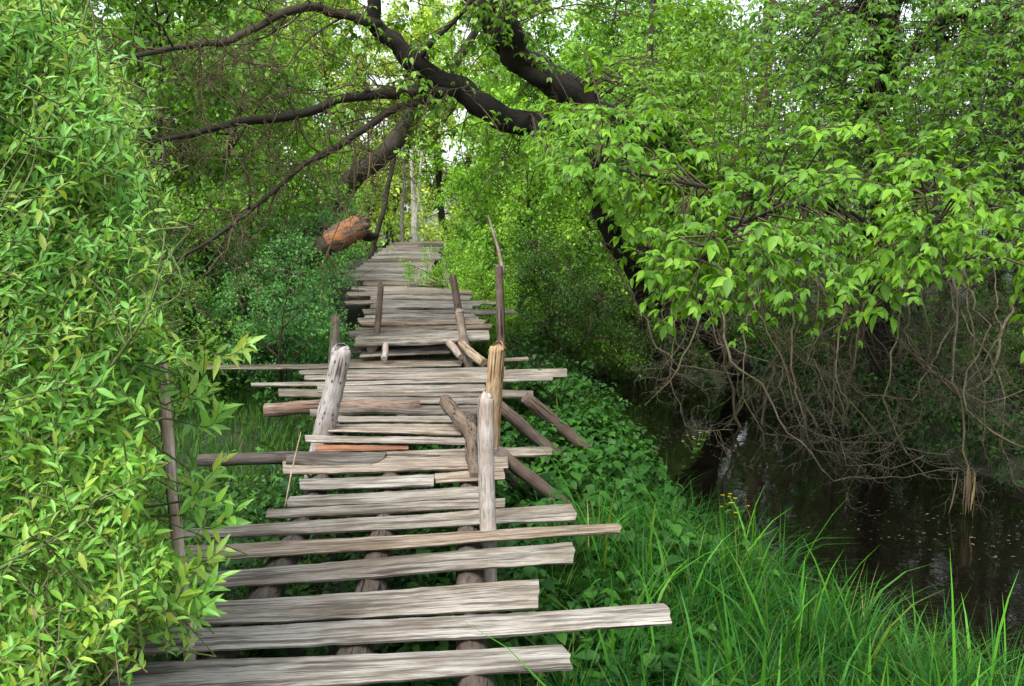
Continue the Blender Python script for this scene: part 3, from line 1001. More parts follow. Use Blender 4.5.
# --- more hanging sprays that tie the two crowns together
def curtain(par, base, limbs, n, xr, yr, dr, leaf, col, reach, name, seed):
    global RNG
    k0, RNG = RNG, np.random.default_rng(seed)
    pts = np.vstack([L[4:, :3] for L in limbs])
    tb, lv = Tubes(), Leaves(L_OVATE)
    m = 0
    for q in range(n * 8):
        if m >= n:
            break
        px, py = RNG.uniform(*xr), RNG.uniform(*yr)
        if py > np.interp(px, LOWX, LOWY) - 15:
            continue
        if par is arch and (py < 150 - max(0, px - 610) * 1.2 or (py > 215 and px < 690)):
            continue
        tip = at(px, py, RNG.uniform(*dr))
        dist = np.linalg.norm(pts - tip, axis=1) + 1.0 * np.maximum(0, tip[2] - 0.1 - pts[:, 2])
        b = pts[np.argmin(dist)]
        L = np.linalg.norm(b - tip)
        if L > reach:
            continue
        m += 1
        st = b if L < 1.0 else tip + (b - tip) * (1.0 / L) * RNG.uniform(0.9, 1.6)
        if L >= 1.0:
            tb.add(smooth_path(np.array((b, (b + st) / 2 + np.array((0, 0, 0.08 * L)), st)), 4), np.linspace(0.012, 0.006, 9), 4)
        W = smooth_path(np.array((st, (st + tip) / 2 + np.array((0, 0, 0.1)) + RNG.normal(size=3) * 0.06, tip)), 5)
        tb.add(W, np.linspace(0.006, 0.0025, len(W)), 4)
        compound_spray(lv, tb, W, int(6 + 8 * min(L, 1.3)), leaf * RNG.uniform(0.75, 1.2), 0.085, 0.05)
    for V in tb.V:
        V -= base
    mesh_obj('branchlets', tb.mesh('branchlets'), M_BARK, par, (0.07, 0.06, 0.04))
    mesh_obj(name, lv.mesh(name), M_SPRAY, par, col, -base)
    RNG = k0


curtain(fork, fb, [p1, p2, p3, p4, p5, p6, p7], 300, (690, 1060), (0, 230), (7.5, 12.5), 0.09, (0.085, 0.215, 0.02), 2.6, 'middle_crown', 71)
curtain(arch, ab, [tr[:50], l1], 330, (530, 760), (0, 300), (9.5, 13.5), 0.095, (0.12, 0.28, 0.022), 2.8, 'hanging_crown', 72)

# --- single bare trunks
def trunk_tree(name, rows, color, label, leaves=0, leafcol=LIGHT, twigs=6, side=0.9, leaf=0.09, group=None, cat='tree'):
    P0 = at(*rows[0][:3])
    base = np.array((P0[0], P0[1], float(gh(P0[0], P0[1]))))
    t = empty(name, base, label, cat, group)
    P = limb_path(rows)
    tb, lv = Tubes(), Leaves(L_OVATE)
    tb.add(P[:, :3], P[:, 3], 10, 0.06)
    bare_twigs(tb, P, twigs, 0.9, 1, 0.15, side, 0.008)
    for _ in range(leaves):
        q, dd = path_at(P[:, :3], RNG.uniform(0.25, 1.0))
        W = twig_path(q, rnd_dir(1)[0] * np.array((1, 1, 0.5)), RNG.uniform(0.6, 1.6), 6, 0.4, 0.2)
        tb.add(W, np.linspace(0.01, 0.003, 7), 4)
        compound_spray(lv, tb, W, 9, leaf, 0.1)
    for V in tb.V:
        V -= base
    mesh_obj('trunk', tb.mesh('trunk'), M_BARK, t, color)
    if lv.parts:
        mesh_obj('crown', lv.mesh('crown'), M_SPRAY, t, leafcol, -base)
    return t


trunk_tree('slender_tree', [(752, 368, 17, 14), (760, 250, 17, 13), (764, 100, 17, 12), (770, 0, 17, 11), (775, -60, 17, 9)], (0.09, 0.065, 0.04),
           'slender brown trunk between the arching tree and the forked tree', 26, MID)
trunk_tree('slender_tree', [(985, 420, 13.5, 14), (998, 200, 13.5, 12), (1001, 90, 13.5, 12), (1000, 0, 13.5, 11), (998, -60, 13.5, 9)], (0.02, 0.018, 0.015),
           'thin dark trunk on the far bank, inner one of a pair', 20, MID)
trunk_tree('slender_tree', [(1022, 430, 13.0, 14), (1020, 200, 13, 12), (1017, 90, 13, 11), (1018, 0, 13, 10), (1024, -60, 13, 8)], (0.02, 0.018, 0.015),
           'thin dark trunk on the far bank at the frame edge', 20, MID)
trunk_tree('slender_tree', [(945, 380, 17, 12), (943, 150, 17, 10), (940, 0, 17, 8), (938, -40, 17, 6)], (0.02, 0.018, 0.015),
           'thin trunk behind the fork, showing dark against the sky', 14, MID)
trunk_tree('slender_tree', [(640, 330, 17, 9), (652, 200, 17, 8), (650, 80, 17, 7), (655, -20, 17, 6)], (0.06, 0.05, 0.04),
           'thin trunk behind the root of the arching limb', 22, LIGHT)
trunk_tree('leaning_tree', [(290, 262, 18.5, 30), (322, 217, 18.5, 24), (351, 182, 18.4, 21), (375, 160, 18.3, 20), (397, 137, 18.2, 17), (430, 95, 18, 13), (470, 40, 17.8, 8), (500, -10, 17.6, 5), (520, -50, 17.5, 3)],
           (0.05, 0.043, 0.036), 'thick dark trunk leaning over the left edge of the deck', 10, LIGHT, 18)
trunk_tree('slender_tree', [(369, 262, 20, 5), (378, 225, 20, 5), (389, 186, 20, 5), (397, 150, 20, 4.5), (405, 110, 20, 4), (412, 60, 20, 3)], (0.05, 0.045, 0.035),
           'very thin dark sapling leaning beside the orange broken log', 8, LIGHT)
trunk_tree('slender_tree', [(403, 248, 29, 4), (403, 215, 29, 3.6), (404, 180, 29, 3), (402, 130, 29, 2)], (0.22, 0.21, 0.19),
           'thin pale trunk at the end of the path, plain and upright', 5, LIGHT, 3)
t = trunk_tree('slender_tree', [(415, 248, 30, 7), (415, 225, 30, 6), (412, 195, 30, 4.4), (411, 150, 30, 3)], (0.6, 0.58, 0.55),
               'forked white trunk at the end of the path', 5, LIGHT, 3)
bs = np.array(t.location)
part_tube([(415, 228, 30, 3.6), (418, 205, 30, 3.2), (420, 175, 30, 2.6), (423, 140, 30, 2)], 'limb', t, bs, (0.6, 0.58, 0.55), 8)
# dead stick rising from the thin brown post
o = log([(at(504, 275, 12.35), 0.03), (at(497, 245, 12.4), 0.022), (at(488, 215, 12.5), 0.012)], 'dead_stick', (0.3, 0.26, 0.22), None, M_LOG, 7)
tag(o, 'pale dead stick rising behind the thin brown post', 'stick')

# the broken orange log
P = limb_path([(329, 243, 13.0, 24), (338, 238, 13.0, 26), (350, 231.5, 13.05, 26), (361, 225.5, 13.1, 23)], 5, 0.0)
tb = Tubes()
c = P[0, :3].copy()
tb.add(P[:, :3] - c, P[:, 3], 14, 0.05)
e, ax_ = P[-1, :3], unit(P[-1, :3] - P[-4, :3])
for q in range(26):
    p0 = e + rnd_dir(1)[0] * P[-1, 3] * 0.75 - ax_ * 0.18
    tb.add(np.array((p0, p0 + ax_ * RNG.uniform(0.1, 0.2), p0 + ax_ * RNG.uniform(0.2, 0.27) + RNG.normal(size=3) * 0.02)) - c, (0.05, 0.04, 0.008), 5, 0.1)
Q = limb_path([(358, 231, 13.1, 12), (368, 237, 13.2, 10), (375, 236, 13.25, 7)], 4)
lg = empty('broken_log', c, 'broken rotten log end with an orange torn face, left above the deck', 'log')
mrot, nt, out = new_mat('rotten_orange_wood')
uvn = N(nt, 'ShaderNodeTexCoord').outputs['UV']
n1 = N(nt, 'ShaderNodeTexNoise', {'Vector': mapped(nt, uvn, (2.5, 13, 1)), 'Scale': 1.0, 'Detail': 6.0, 'Roughness': 0.75})
cc = ramp(nt, n1.outputs[0], [(0.4, (0.04, 0.033, 0.026)), (0.48, (0.12, 0.095, 0.07)), (0.54, (0.36, 0.125, 0.038)), (0.6, (0.3, 0.13, 0.05)), (0.66, (0.13, 0.11, 0.085))])
bm = N(nt, 'ShaderNodeBump', {'Strength': 1.0, 'Distance': 0.03, 'Height': n1.outputs[0]})
nt.links.new(N(nt, 'ShaderNodeBsdfPrincipled', {'Base Color': cc, 'Roughness': 0.9, 'Normal': bm.outputs[0]}).outputs[0], out.inputs[0])
mesh_obj('torn_end', tb.mesh('torn_end'), mrot, lg)
tb = Tubes()
tb.add(Q[:, :3] - c, Q[:, 3], 9, 0.08)
mesh_obj('stub', tb.mesh('stub'), M_BARK, lg, BK)
tb = Tubes()
gy = 13.6
gx = at(205, 300, gy)[0]
B = smooth_path(np.array([(*(P[1, :3]), px_r(23, 13)), (*at(305, 262, 13.1), px_r(25, 13)), (*at(262, 303, 13.3), px_r(27, 13)), (gx, gy, float(gh(gx, gy)) - 0.1, px_r(29, 13))]), 6)
tb.add(B[:, :3] - c, B[:, 3] * 0.96, 12, 0.06)
mesh_obj('log_body', tb.mesh('log_body'), M_BARK, lg, (0.06, 0.05, 0.038))

# ------------------------------------------------------------------ dead twigs hanging over the creek
DB = np.array((*xy(850, 9.5), 0.0))
DB[2] = float(gh(4.6, 12.5))
dead = empty('dead_thicket', (4.6, 12.5, DB[2]), 'tangle of bare dead grey twigs hanging over the dark creek', 'dead bush')
dbase = np.array((4.6, 12.5, DB[2]))
stems = [
    [(1010, 300, 10.5, 8), (985, 380, 9.6, 8), (960, 400, 9.0, 6), (915, 360, 8.6, 5), (890, 330, 8.4, 3)],
    [(720, 290, 10, 7), (735, 360, 9.4, 7), (772, 392, 9.0, 6), (790, 430, 8.7, 5), (815, 455, 8.5, 4), (840, 480, 8.4, 3), (905, 472, 8.4, 2.5), (960, 468, 8.3, 1.5)],
    [(800, 290, 10, 7), (790, 350, 9.4, 6), (800, 400, 9.0, 5), (812, 450, 8.8, 3), (870, 446, 8.7, 2.5), (905, 430, 8.6, 1.5)],
    [(700, 300, 11, 6), (690, 350, 10.6, 5), (668, 385, 10.4, 4), (645, 405, 10.2, 2.5)],
    [(760, 300, 10.2, 6), (745, 340, 9.8, 5), (745, 400, 9.4, 3.5), (765, 440, 9.2, 2.5), (800, 440, 9, 1.5)],
    [(955, 290, 9.5, 8), (952, 350, 9.2, 8), (960, 420, 8.9, 6), (968, 470, 8.7, 4), (962, 500, 8.6, 2)],
    [(990, 330, 9.2, 6), (962, 392, 8.8, 5), (1000, 430, 8.6, 5), (1030, 450, 8.5, 4)],
    [(900, 290, 9.6, 6), (888, 350, 9.2, 5), (885, 410, 8.9, 4), (905, 450, 8.7, 3), (930, 480, 8.6, 1.5)],
    [(850, 300, 9.6, 6), (842, 360, 9.3, 5), (855, 400, 9.1, 4), (890, 440, 8.9, 2.5), (950, 455, 8.7, 1.5)],
    [(1000, 380, 9.4, 4), (1002, 430, 9.2, 3), (1005, 490, 9.1, 2)],
    [(640, 310, 12, 6), (655, 350, 11.7, 5), (690, 370, 11.4, 4), (740, 375, 11.2, 2.5)],
    [(905, 340, 9.2, 4), (945, 380, 9, 4), (985, 395, 8.8, 3), (1024, 390, 8.7, 2)],
]
tb, ts, ts2, SP_ = Tubes(), Tubes(), Tubes(), []


def kinked(C, step=0.11, amp=0.032):
    """a jointed, uneven stem through the control rows xyzr"""
    out = [C[0]]
    for a, b in zip(C[:-1], C[1:]):
        n = max(2, int(np.linalg.norm(b[:3] - a[:3]) / step))
        for t in np.arange(1, n + 1) / n:
            out.append(a + (b - a) * t)
    P = np.array(out)
    nz = RNG.normal(size=(len(P), 3)) * amp
    nz = nz + np.cumsum(RNG.normal(size=(len(P), 3)), axis=0) * amp * 0.2
    nz -= np.linspace(0, 1, len(P))[:, None] * nz[-1]
    P[:, :3] += nz * np.minimum(1, np.arange(len(P)) / 3)[:, None]
    P[1:-1, :3] = (P[:-2, :3] + 6 * P[1:-1, :3] + P[2:, :3]) / 8
    return P


for q in range(26):
    rows = stems[q % len(stems)]
    x0, y0, d0, w0 = rows[0]
    first = q < len(stems)
    sx, sy = (0, 0) if first else (RNG.normal() * 45, RNG.normal() * 16 - 14)
    dz = 0 if first else RNG.uniform(-0.3, 1.5)
    rows = [(x0 + RNG.uniform(-40, 40), y0 - 70, d0 + 1.2, w0 * 0.9)] + rows
    k = 0.36 if first else 0.25
    C = np.array([(*at(a + sx, b + sy, c_ + dz), px_r(max(0.9, w_ * k), c_)) for a, b, c_, w_ in rows])
    if not first:
        C = C[:max(3, len(C) - int(RNG.integers(0, 3)))]
        C[:, :3] += RNG.normal(size=(len(C), 3)) * 0.1
    P = kinked(C, 0.13, 0.028 if first else 0.02)
    SP_.append(P)
    ts.add(P[:, :3] - dbase, P[:, 3], 6, 0.1)
    L = np.linalg.norm(np.diff(P[:, :3], axis=0), axis=1).sum()
    bare_twigs(ts2, P, int(6.5 * L) + 4, 0.5, 1, 0.1, 1.0, 0.0034, 0.2)
    f = dbase + np.array((RNG.uniform(-2.2, 1.6), RNG.uniform(0.2, 1.2), -0.2))
    m = (f + P[0, :3]) / 2 + np.array((0, 0.5, 0.25))
    S = kinked(np.array([(*f, P[0, 3] * 1.5), (*m, P[0, 3] * 1.2), (*P[0, :3], P[0, 3])]), 0.15, 0.03)
    ts.add(S[:, :3] - dbase, S[:, 3], 6, 0.1)
for _ in range(18):
    q, _d = path_at(SP_[int(RNG.integers(len(SP_)))][:, :3], RNG.uniform(0.1, 0.7))
    W = twig_path(q, (RNG.normal() * 0.6, RNG.normal() * 0.5, -0.8), RNG.uniform(0.4, 1.0), 9, 0.1, 0.35)
    ts2.add(W, np.linspace(0.005, 0.0015, 10), 4)
    bare_twigs(ts2, W, 4, 0.3, 1, 0.1, 0.9, 0.0026)
for V in tb.V + ts2.V:
    V -= dbase
mesh_obj('side_twigs', ts2.mesh('side_twigs'), M_BARK, dead, (0.1, 0.09, 0.064))
mesh_obj('stems', ts.mesh('stems'), M_BARK, dead, (0.125, 0.108, 0.07))

# dry reed tuft caught in the twigs
rb = at(971, 468, 8.6)
lv = Leaves(leaf_template([(0.3, 0.02), (0.7, 0.025)], 0.3, 0.1))
n = 22
lv.add(rb + RNG.normal(size=(n, 3)) * (0.03, 0.03, 0.02) - rb, unit(RNG.normal(size=(n, 3)) * (0.09, 0.09, 0.05) + np.array((0, 0, -1.0))), rnd_dir(n),
       RNG.uniform(0.2, 0.52, n), 0.8)
o = mesh_obj('dry_reed_tuft', lv.mesh('dry_reed_tuft'), M_DRY, None, (0.17, 0.135, 0.09), rb)
tag(o, 'pale tuft of dry reeds hanging from dead twigs above the water', 'reeds')

# ------------------------------------------------------------------ the foreground willow
wb = np.array((-2.1, 3.3, float(gh(-2.1, 3.3))))
willow = empty('willow_bush', wb, 'large bright green willow bush with narrow leaves filling the near left side', 'bush')
tb = Tubes()
mains = []
for q in range(20):
    f = wb + np.array((RNG.uniform(-0.5, 0.3), RNG.uniform(-0.8, 0.9), -0.1))
    px = RNG.uniform(-120, 150)
    py = RNG.uniform(-60, 520)
    e = at(px, py, RNG.uniform(2.5, 4.4))
    m = (f + e) / 2 + np.array((-0.12, 0, 0.2)) + RNG.normal(size=3) * 0.08
    P = smooth_path(np.array((f, m, e)), 8)
    tb.add(P, np.linspace(0.014, 0.004, len(P)), 6)
    mains.append(P)
mp = np.vstack([P[5:] for P in mains])
EDY = np.array((-80, 0, 60, 110, 150, 250, 300, 340, 400, 450, 510, 545, 580, 600, 640, 660, 690))
EDX = np.array((20, 55, 95, 128, 138, 148, 155, 160, 160, 165, 168, 182, 192, 165, 105, 60, 10))
lv, ly = Leaves(L_WILLOW), Leaves(L_WILLOW)


def willow_shoot(tip, base, nleaf, size):
    mid = (tip + base) / 2 + RNG.normal(size=3) * 0.03 - np.array((0, 0, 0.03))
    W = smooth_path(np.array((base, mid, tip)), 6)
    tb.add(W, np.linspace(0.0028, 0.001, len(W)), 4, cap=False)
    k = np.arange(nleaf)
    t = np.minimum(1.0, 0.2 + 0.8 * (k + 0.4) / nleaf)
    f = t * (len(W) - 1)
    ix = np.minimum(f.astype(int), len(W) - 2)
    q = W[ix] + (W[ix + 1] - W[ix]) * (f - ix)[:, None]
    dd = unit(W[ix + 1] - W[ix])
    a = k * 2.4 + RNG.uniform(-0.4, 0.4, nleaf)
    u = unit(np.cross(dd, (0.2, 0.1, 1)))
    v = np.cross(dd, u)
    rad = u * np.cos(a)[:, None] + v * np.sin(a)[:, None]
    op = (0.95 - 0.55 * t)[:, None]
    s = size * (1.1 - 0.55 * np.abs(t - 0.55) - np.where(t > 0.9, 0.35, 0)) * RNG.uniform(0.6, 1.25, nleaf)
    d = dd * (1 - op * 0.55) + rad * op + np.array((0, 0, 0.02)) + RNG.normal(size=(nleaf, 3)) * 0.16
    nm = dd * 0.4 + np.array((0.2, -0.7, 0.8)) - rad * 0.15 + RNG.normal(size=(nleaf, 3)) * 0.35
    (lv if RNG.uniform() > 0.2 else ly).add(q, d, nm, s, RNG.uniform(0.8, 1.3, nleaf))


for q in range(7300):
    py = RNG.uniform(-40, 690)
    ex = float(np.interp(py, EDY, EDX))
    px = ex + RNG.normal() * 9 - abs(RNG.normal()) * 75 - RNG.uniform(0, 25) if q % 3 else RNG.uniform(-120, ex)
    if px < -160:
        continue
    d = RNG.uniform(2.75, 4.5)
    tip = at(px, py, d)
    if tip[2] < -0.55:
        continue
    if px > 128 and 350 < py < 545 and RNG.uniform() < 0.8:
        continue
    L = RNG.uniform(0.14, 0.36)
    dirv = unit(np.array((0.45, -0.25, 0.5)) + RNG.normal(size=3) * 0.5)
    base = tip - dirv * L
    nn = mp[np.argmin(np.linalg.norm(mp - base, axis=1))]
    if q % 3 == 0 and np.linalg.norm(nn - base) < 1.0:
        S = smooth_path(np.array((nn, (nn + base) / 2 + RNG.normal(size=3) * 0.04, base)), 4)
        tb.add(S, np.linspace(0.0024, 0.0018, len(S)), 4, cap=False)
    willow_shoot(tip, base, int(8 + L * 30), RNG.uniform(0.032, 0.052) + (0.008 if py > 330 else 0))
# the sprays that stick out over the grass
for (bx, by, tx, ty, d) in ((165, 405, 205, 330, 3.0), (195, 345, 250, 343, 3.0), (190, 500, 232, 450, 3.1), (185, 515, 245, 505, 3.1), (190, 470, 225, 500, 3.1),
                            (175, 420, 222, 405, 3.1), (160, 590, 222, 575, 2.9), (150, 580, 215, 600, 2.9), (160, 560, 225, 548, 3.0), (170, 380, 215, 385, 3.1)):
    b = at(bx, by, d + 0.15)
    t_ = at(tx, ty, d)
    nn = mp[np.argmin(np.linalg.norm(mp - b, axis=1))]
    tb.add(smooth_path(np.array((nn, (nn + b) / 2 - np.array((0, 0, 0.03)), b)), 4), np.linspace(0.005, 0.0035, 9), 4, cap=False)
    willow_shoot(t_, b, 15, 0.075)
for V in tb.V:
    V -= wb
mesh_obj('stems', tb.mesh('stems'), M_BARK, willow, (0.13, 0.17, 0.06))
mesh_obj('foliage', lv.mesh('foliage'), M_WILLOW, willow, (0.19, 0.46, 0.095), -wb)
mesh_obj('young_foliage', ly.mesh('young_foliage'), M_WILLOW, willow, (0.28, 0.49, 0.10), -wb)

# ------------------------------------------------------------------ grass, herbs
def blades(n, xr, yr, keep, hlo, hhi, wlo, whi, bend, seed):
    global RNG
    k0, RNG = RNG, np.random.default_rng(seed)
    x = RNG.uniform(*xr, n)
    y = RNG.uniform(*yr, n)
    m = keep(x, y)
    x, y = x[m], y[m]
    # tufts
    tx = np.round(x * 4) / 4
    ty = np.round(y * 4) / 4
    x = x + (tx + 0.1 * np.sin(tx * 37 + ty * 11) - x) * 0.45
    y = y + (ty + 0.1 * np.sin(tx * 17 - ty * 29) - y) * 0.45
    n = len(x)
    z = gh(x, y) - 0.03
    h = RNG.uniform(hlo, hhi, n) * (0.75 + 0.3 * np.sin(tx * 7.1 + 1) * np.sin(ty * 5.3)[()])[:n]
    wd = RNG.uniform(wlo, whi, n)
    az = RNG.uniform(0, 2 * math.pi, n)
    lean = RNG.uniform(0.05, 0.3, n)
    bd = bend * RNG.uniform(0.2, 1.3, n) ** 1.5
    S = 6
    t = np.linspace(0, 1, S)
    out = np.stack((np.cos(az), np.sin(az)), -1)
    hor = (lean[:, None] * t + bd[:, None] * t ** 2.6) * h[:, None]
    ver = h[:, None] * (t - 0.55 * np.minimum(bd, 1.2)[:, None] * t ** 3.2)
    cx = x[:, None] + out[:, 0:1] * hor
    cy = y[:, None] + out[:, 1:2] * hor
    cz = z[:, None] + ver
    tw = az + math.pi / 2 + RNG.normal(size=n) * 0.5
    sx = np.cos(tw)[:, None] * wd[:, None] * (1 - t ** 2 * 0.97)
    sy = np.sin(tw)[:, None] * wd[:, None] * (1 - t ** 2 * 0.97)
    A = np.stack((cx - sx, cy - sy, cz), -1)
    B = np.stack((cx + sx, cy + sy, cz), -1)
    V = np.stack((A, B), 2).reshape(n, S * 2, 3)
    q = np.array([(2 * i, 2 * i + 1, 2 * i + 3, 2 * i + 2) for i in range(S - 1)])
    T = q[None] + (np.arange(n) * S * 2)[:, None, None]
    RNG = k0
    return np_mesh('grass', V.reshape(-1, 3), T.reshape(-1, 4))


def bridge_x(y):
    return np.interp(y, (2, 3.6, 6, 9.6, 12, 17, 23), (-0.55, -0.62, -0.75, -0.98, -1.05, -2.05, -2.4))


def on_right(x, y):
    return (x > bridge_x(y) + np.interp(y, (2, 5, 8), (0.75, 0.95, 1.3)) + 0.25 * np.sin(y * 3)) & (creek_dist(x, y) > -0.02) & (y < 6.9 + 0.5 * np.sin(x * 5))


def on_left(x, y):
    return (x < bridge_x(y) - 0.55) & (y > 3)


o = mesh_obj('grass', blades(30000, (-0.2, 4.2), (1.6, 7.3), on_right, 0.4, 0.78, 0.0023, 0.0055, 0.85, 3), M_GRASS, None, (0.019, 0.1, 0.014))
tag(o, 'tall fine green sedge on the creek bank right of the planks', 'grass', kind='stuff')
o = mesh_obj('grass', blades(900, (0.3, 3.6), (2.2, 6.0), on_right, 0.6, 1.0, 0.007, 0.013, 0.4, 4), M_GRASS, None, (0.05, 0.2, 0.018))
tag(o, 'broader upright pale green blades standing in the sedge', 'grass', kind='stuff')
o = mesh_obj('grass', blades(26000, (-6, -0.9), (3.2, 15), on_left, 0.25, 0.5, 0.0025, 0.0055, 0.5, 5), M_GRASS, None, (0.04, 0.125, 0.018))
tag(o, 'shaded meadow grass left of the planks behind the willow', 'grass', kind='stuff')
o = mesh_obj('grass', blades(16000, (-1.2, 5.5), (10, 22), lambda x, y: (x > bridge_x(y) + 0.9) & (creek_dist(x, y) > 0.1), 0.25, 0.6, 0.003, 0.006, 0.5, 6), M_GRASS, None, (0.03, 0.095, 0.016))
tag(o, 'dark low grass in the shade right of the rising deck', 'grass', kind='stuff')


o = mesh_obj('dry_straw', blades(420, (-0.2, 4.0), (1.8, 7.3), on_right, 0.3, 0.7, 0.002, 0.0045, 1.2, 14), M_DRY, None, (0.26, 0.22, 0.11))
tag(o, 'scattered bent straw coloured dead blades in the sedge', 'dry grass', kind='stuff')


def herbs(n, xr, yr, keep, hlo, hhi, leaf, seed, per=7, template=L_HEART):
    global RNG
    k0, RNG = RNG, np.random.default_rng(seed)
    lv = Leaves(template)
    x = RNG.uniform(*xr, n)
    y = RNG.uniform(*yr, n)
    m = keep(x, y)
    x, y = x[m], y[m]
    z = gh(x, y)
    for i in range(len(x)):
        pl = RNG.uniform(0.55, 1.45)
        h = RNG.uniform(hlo, hhi) * (0.8 + 0.35 * math.sin(x[i] * 4 + 1) * math.sin(y[i] * 3) + 0.25 * math.sin(x[i] * 9 - y[i] * 7))
        k = per
        t = np.sqrt(RNG.uniform(0.1, 1, k))
        a = np.arange(k) * 2.4 + RNG.uniform(0, 6)
        hd = np.stack((np.cos(a), np.sin(a), np.zeros(k)), -1)
        st = RNG.normal(size=2) * 0.08
        p = np.stack((x[i] + st[0] * t, y[i] + st[1] * t, z[i] + h * t), -1) + hd * 0.03
        lv.add(p, hd + np.array((0, 0, -0.25)) + RNG.normal(size=(k, 3)) * 0.2, np.array((0, 0, 1.0)) + hd * 0.35 + RNG.normal(size=(k, 3)) * 0.25,
               leaf * pl * RNG.uniform(0.6, 1.2, k) * (1.1 - 0.4 * t))
    RNG = k0
    return lv.mesh('herbs')


def herb_right(x, y):
    return (x > bridge_x(y) + 0.2) & (creek_dist(x, y) > 0.0) & ((y > 5.2) | (x < bridge_x(y) + 1.6))


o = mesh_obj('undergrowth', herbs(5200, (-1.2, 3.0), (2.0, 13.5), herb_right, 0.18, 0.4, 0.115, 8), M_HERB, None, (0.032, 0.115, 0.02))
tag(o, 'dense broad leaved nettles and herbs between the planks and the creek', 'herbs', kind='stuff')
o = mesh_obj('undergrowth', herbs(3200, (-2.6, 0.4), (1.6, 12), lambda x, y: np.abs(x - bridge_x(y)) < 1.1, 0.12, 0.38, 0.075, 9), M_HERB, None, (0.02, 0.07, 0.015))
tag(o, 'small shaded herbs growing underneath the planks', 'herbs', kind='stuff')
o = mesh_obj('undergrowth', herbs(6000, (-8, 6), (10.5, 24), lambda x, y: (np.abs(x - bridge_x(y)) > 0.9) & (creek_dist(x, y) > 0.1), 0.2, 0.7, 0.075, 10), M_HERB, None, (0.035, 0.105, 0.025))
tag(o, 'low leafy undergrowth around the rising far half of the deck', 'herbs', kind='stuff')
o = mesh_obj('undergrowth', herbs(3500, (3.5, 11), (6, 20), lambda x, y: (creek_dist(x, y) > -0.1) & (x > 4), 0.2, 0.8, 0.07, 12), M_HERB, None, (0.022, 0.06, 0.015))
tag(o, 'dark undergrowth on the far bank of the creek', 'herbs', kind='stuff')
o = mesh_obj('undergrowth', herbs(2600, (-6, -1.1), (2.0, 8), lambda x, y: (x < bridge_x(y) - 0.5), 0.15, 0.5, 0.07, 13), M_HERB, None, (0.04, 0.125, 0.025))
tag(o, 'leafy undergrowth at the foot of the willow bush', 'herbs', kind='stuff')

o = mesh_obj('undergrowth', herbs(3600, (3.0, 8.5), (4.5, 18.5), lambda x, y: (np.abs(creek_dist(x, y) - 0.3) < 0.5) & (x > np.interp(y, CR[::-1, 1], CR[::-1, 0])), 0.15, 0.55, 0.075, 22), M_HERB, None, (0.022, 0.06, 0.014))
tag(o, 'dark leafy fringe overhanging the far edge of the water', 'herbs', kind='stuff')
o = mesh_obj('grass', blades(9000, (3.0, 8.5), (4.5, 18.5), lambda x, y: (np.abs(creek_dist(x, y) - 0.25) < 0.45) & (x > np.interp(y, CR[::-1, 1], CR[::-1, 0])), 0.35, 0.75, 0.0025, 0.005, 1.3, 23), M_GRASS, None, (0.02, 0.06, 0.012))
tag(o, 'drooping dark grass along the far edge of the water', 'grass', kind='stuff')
# added flecks on the water, standing in for small glints of sky
k0, RNG = RNG, np.random.default_rng(31)
lv = Leaves(L_SMALL)
fx, fy = RNG.uniform(1.2, 6, 3000), RNG.uniform(4, 15, 3000)
ok = (creek_dist(fx, fy) < -0.1) & (np.sin(fx * 2.1 + fy * 0.8) + np.sin(fy * 1.7) + RNG.normal(size=3000) * 0.5 > 1.0)
fx, fy = fx[ok], fy[ok]
n = len(fx)
lv.add(np.stack((fx, fy, np.full(n, WZ + 0.006)), -1), RNG.normal(size=(n, 3)) * (1, 1, 0.02), np.array((0, 0, 1.0)) + RNG.normal(size=(n, 3)) * 0.05, RNG.uniform(0.012, 0.045, n))
RNG = k0
o = mesh_obj('glint_flecks', lv.mesh('glint_flecks'), M_DRY, None, (0.1, 0.1, 0.07))
tag(o, 'small dull flecks added on the dark creek in place of sky glints', 'glint flecks', kind='stuff')

# dry stems under the willow
tb = Tubes()
for q in range(16):
    a = at(RNG.uniform(30, 130), RNG.uniform(655, 700), RNG.uniform(2.7, 3.1))
    W = twig_path(a, (RNG.normal() * 0.7, RNG.normal() * 0.3, 0.8), RNG.uniform(0.15, 0.35), 4, 0, 0.1)
    tb.add(W, np.linspace(0.0025, 0.0012, 5), 4)
c = at(80, 690, 2.9)
for V in tb.V:
    V -= c
o = mesh_obj('dry_stems', tb.mesh('dry_stems'), M_LOG, None, (0.4, 0.33, 0.23), c)
tag(o, 'bundle of thin dry stems in the shade at the foot of the willow', 'dry stems', kind='stuff')

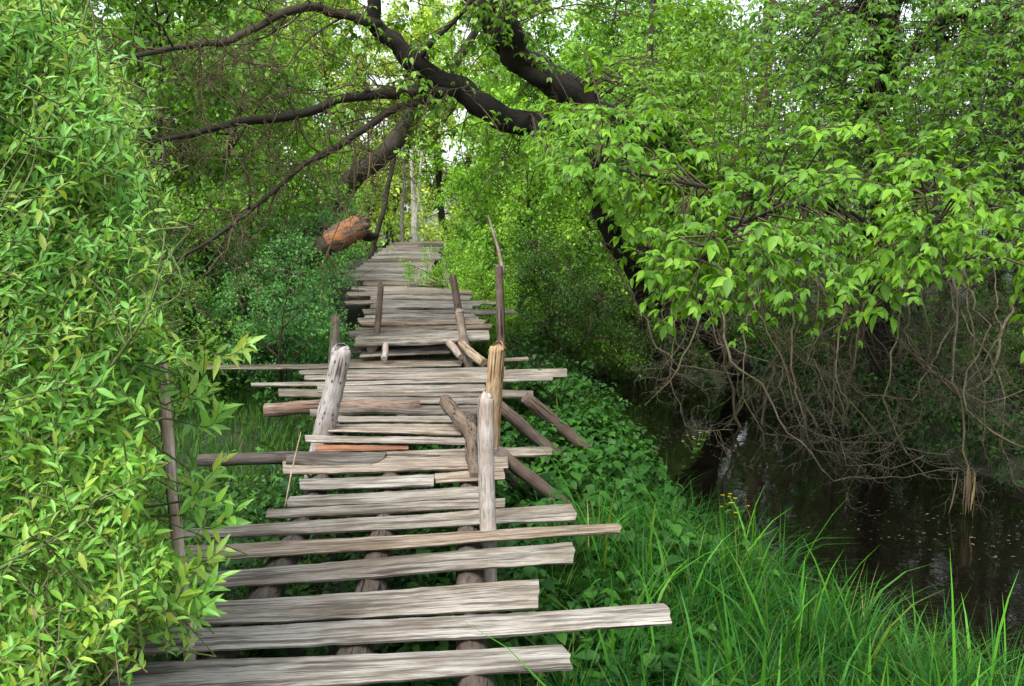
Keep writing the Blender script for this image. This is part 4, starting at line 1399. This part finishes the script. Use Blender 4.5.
# marsh marigolds at the water's edge
FLOWERS = [(736, 508, 'yellow flowered marsh plant at the tip of the sedge by the water'), (697, 442, 'small yellow flowered marsh plant among the herbs by the dark water')]
for (px, py, lab) in FLOWERS:
    p = onz(px, py + 6, -0.75)
    pl = empty('marsh_marigold', p, lab, 'flower plant', 'yellow marsh plants by the water')
    tb, lv, lf = Tubes(), Leaves(L_HEART), Leaves(L_HEART)
    for q in range(9):
        d = np.array((RNG.normal() * 0.5, RNG.normal() * 0.4, 1.0))
        W = twig_path((0, 0, -0.1), d, RNG.uniform(0.15, 0.32), 3, 0, 0.1)
        tb.add(W, (0.003, 0.0025, 0.002, 0.002), 4)
        a = np.arange(5) * 1.257
        hd = np.stack((np.cos(a), np.sin(a), np.full(5, 0.3)), -1)
        lv.add(np.repeat(W[-1][None], 5, 0), hd, (0, 0, 1.0), 0.02, 1.2)
        a = RNG.uniform(0, 6, 3)
        lf.add(W[[0, 1, 2]], np.stack((np.cos(a), np.sin(a), np.full(3, 0.2)), -1), (0, 0, 1.0), 0.07)
    mesh_obj('stems', tb.mesh('stems'), M_BARK, pl, (0.1, 0.2, 0.04))
    mesh_obj('leaves', lf.mesh('leaves'), M_HERB, pl, (0.05, 0.14, 0.02))
    mesh_obj('blossoms', lv.mesh('blossoms'), M_PETAL, pl, (0.65, 0.48, 0.03))

# ------------------------------------------------------------------ light
EL, AZ = math.radians(56), math.radians(205)     # sun behind the camera, a little to the left (azimuth clockwise from +Y)
wld = bpy.data.worlds.new('World')
SC.world = wld
wld.use_nodes = True
nt = wld.node_tree
nt.nodes.clear()
sky = N(nt, 'ShaderNodeTexSky', sky_type='NISHITA')
sky.sun_disc = False
sky.sun_elevation = EL
sky.sun_rotation = AZ
sky.dust_density = 3.0
hs = N(nt, 'ShaderNodeHueSaturation', {'Saturation': 0.3, 'Value': 1.0, 'Color': sky.outputs[0]})
bg = N(nt, 'ShaderNodeBackground', {'Color': hs.outputs[0], 'Strength': 0.15})
nt.links.new(bg.outputs[0], N(nt, 'ShaderNodeOutputWorld').inputs[0])
sl = bpy.data.lights.new('sun', 'SUN')
sl.energy = 1.3
sl.angle = math.radians(20)
sl.color = (1.0, 0.96, 0.9)
so = bpy.data.objects.new('sun', sl)
link(so)
sd = Vector((math.sin(AZ) * math.cos(EL), math.cos(AZ) * math.cos(EL), math.sin(EL)))
so.rotation_euler = sd.to_track_quat('Z', 'Y').to_euler()
so.location = sd * 50

SC.render.engine = 'CYCLES'
cy = SC.cycles
cy.max_bounces = 10
cy.diffuse_bounces = 6
cy.glossy_bounces = 3
cy.transmission_bounces = 8
cy.transparent_max_bounces = 4
cy.use_denoising = True
cy.sample_clamp_indirect = 6
vs = SC.view_settings
vs.view_transform = 'Standard'
vs.look = 'None'
vs.gamma = 1
vs.use_curve_mapping = False
vs.exposure = 1.58
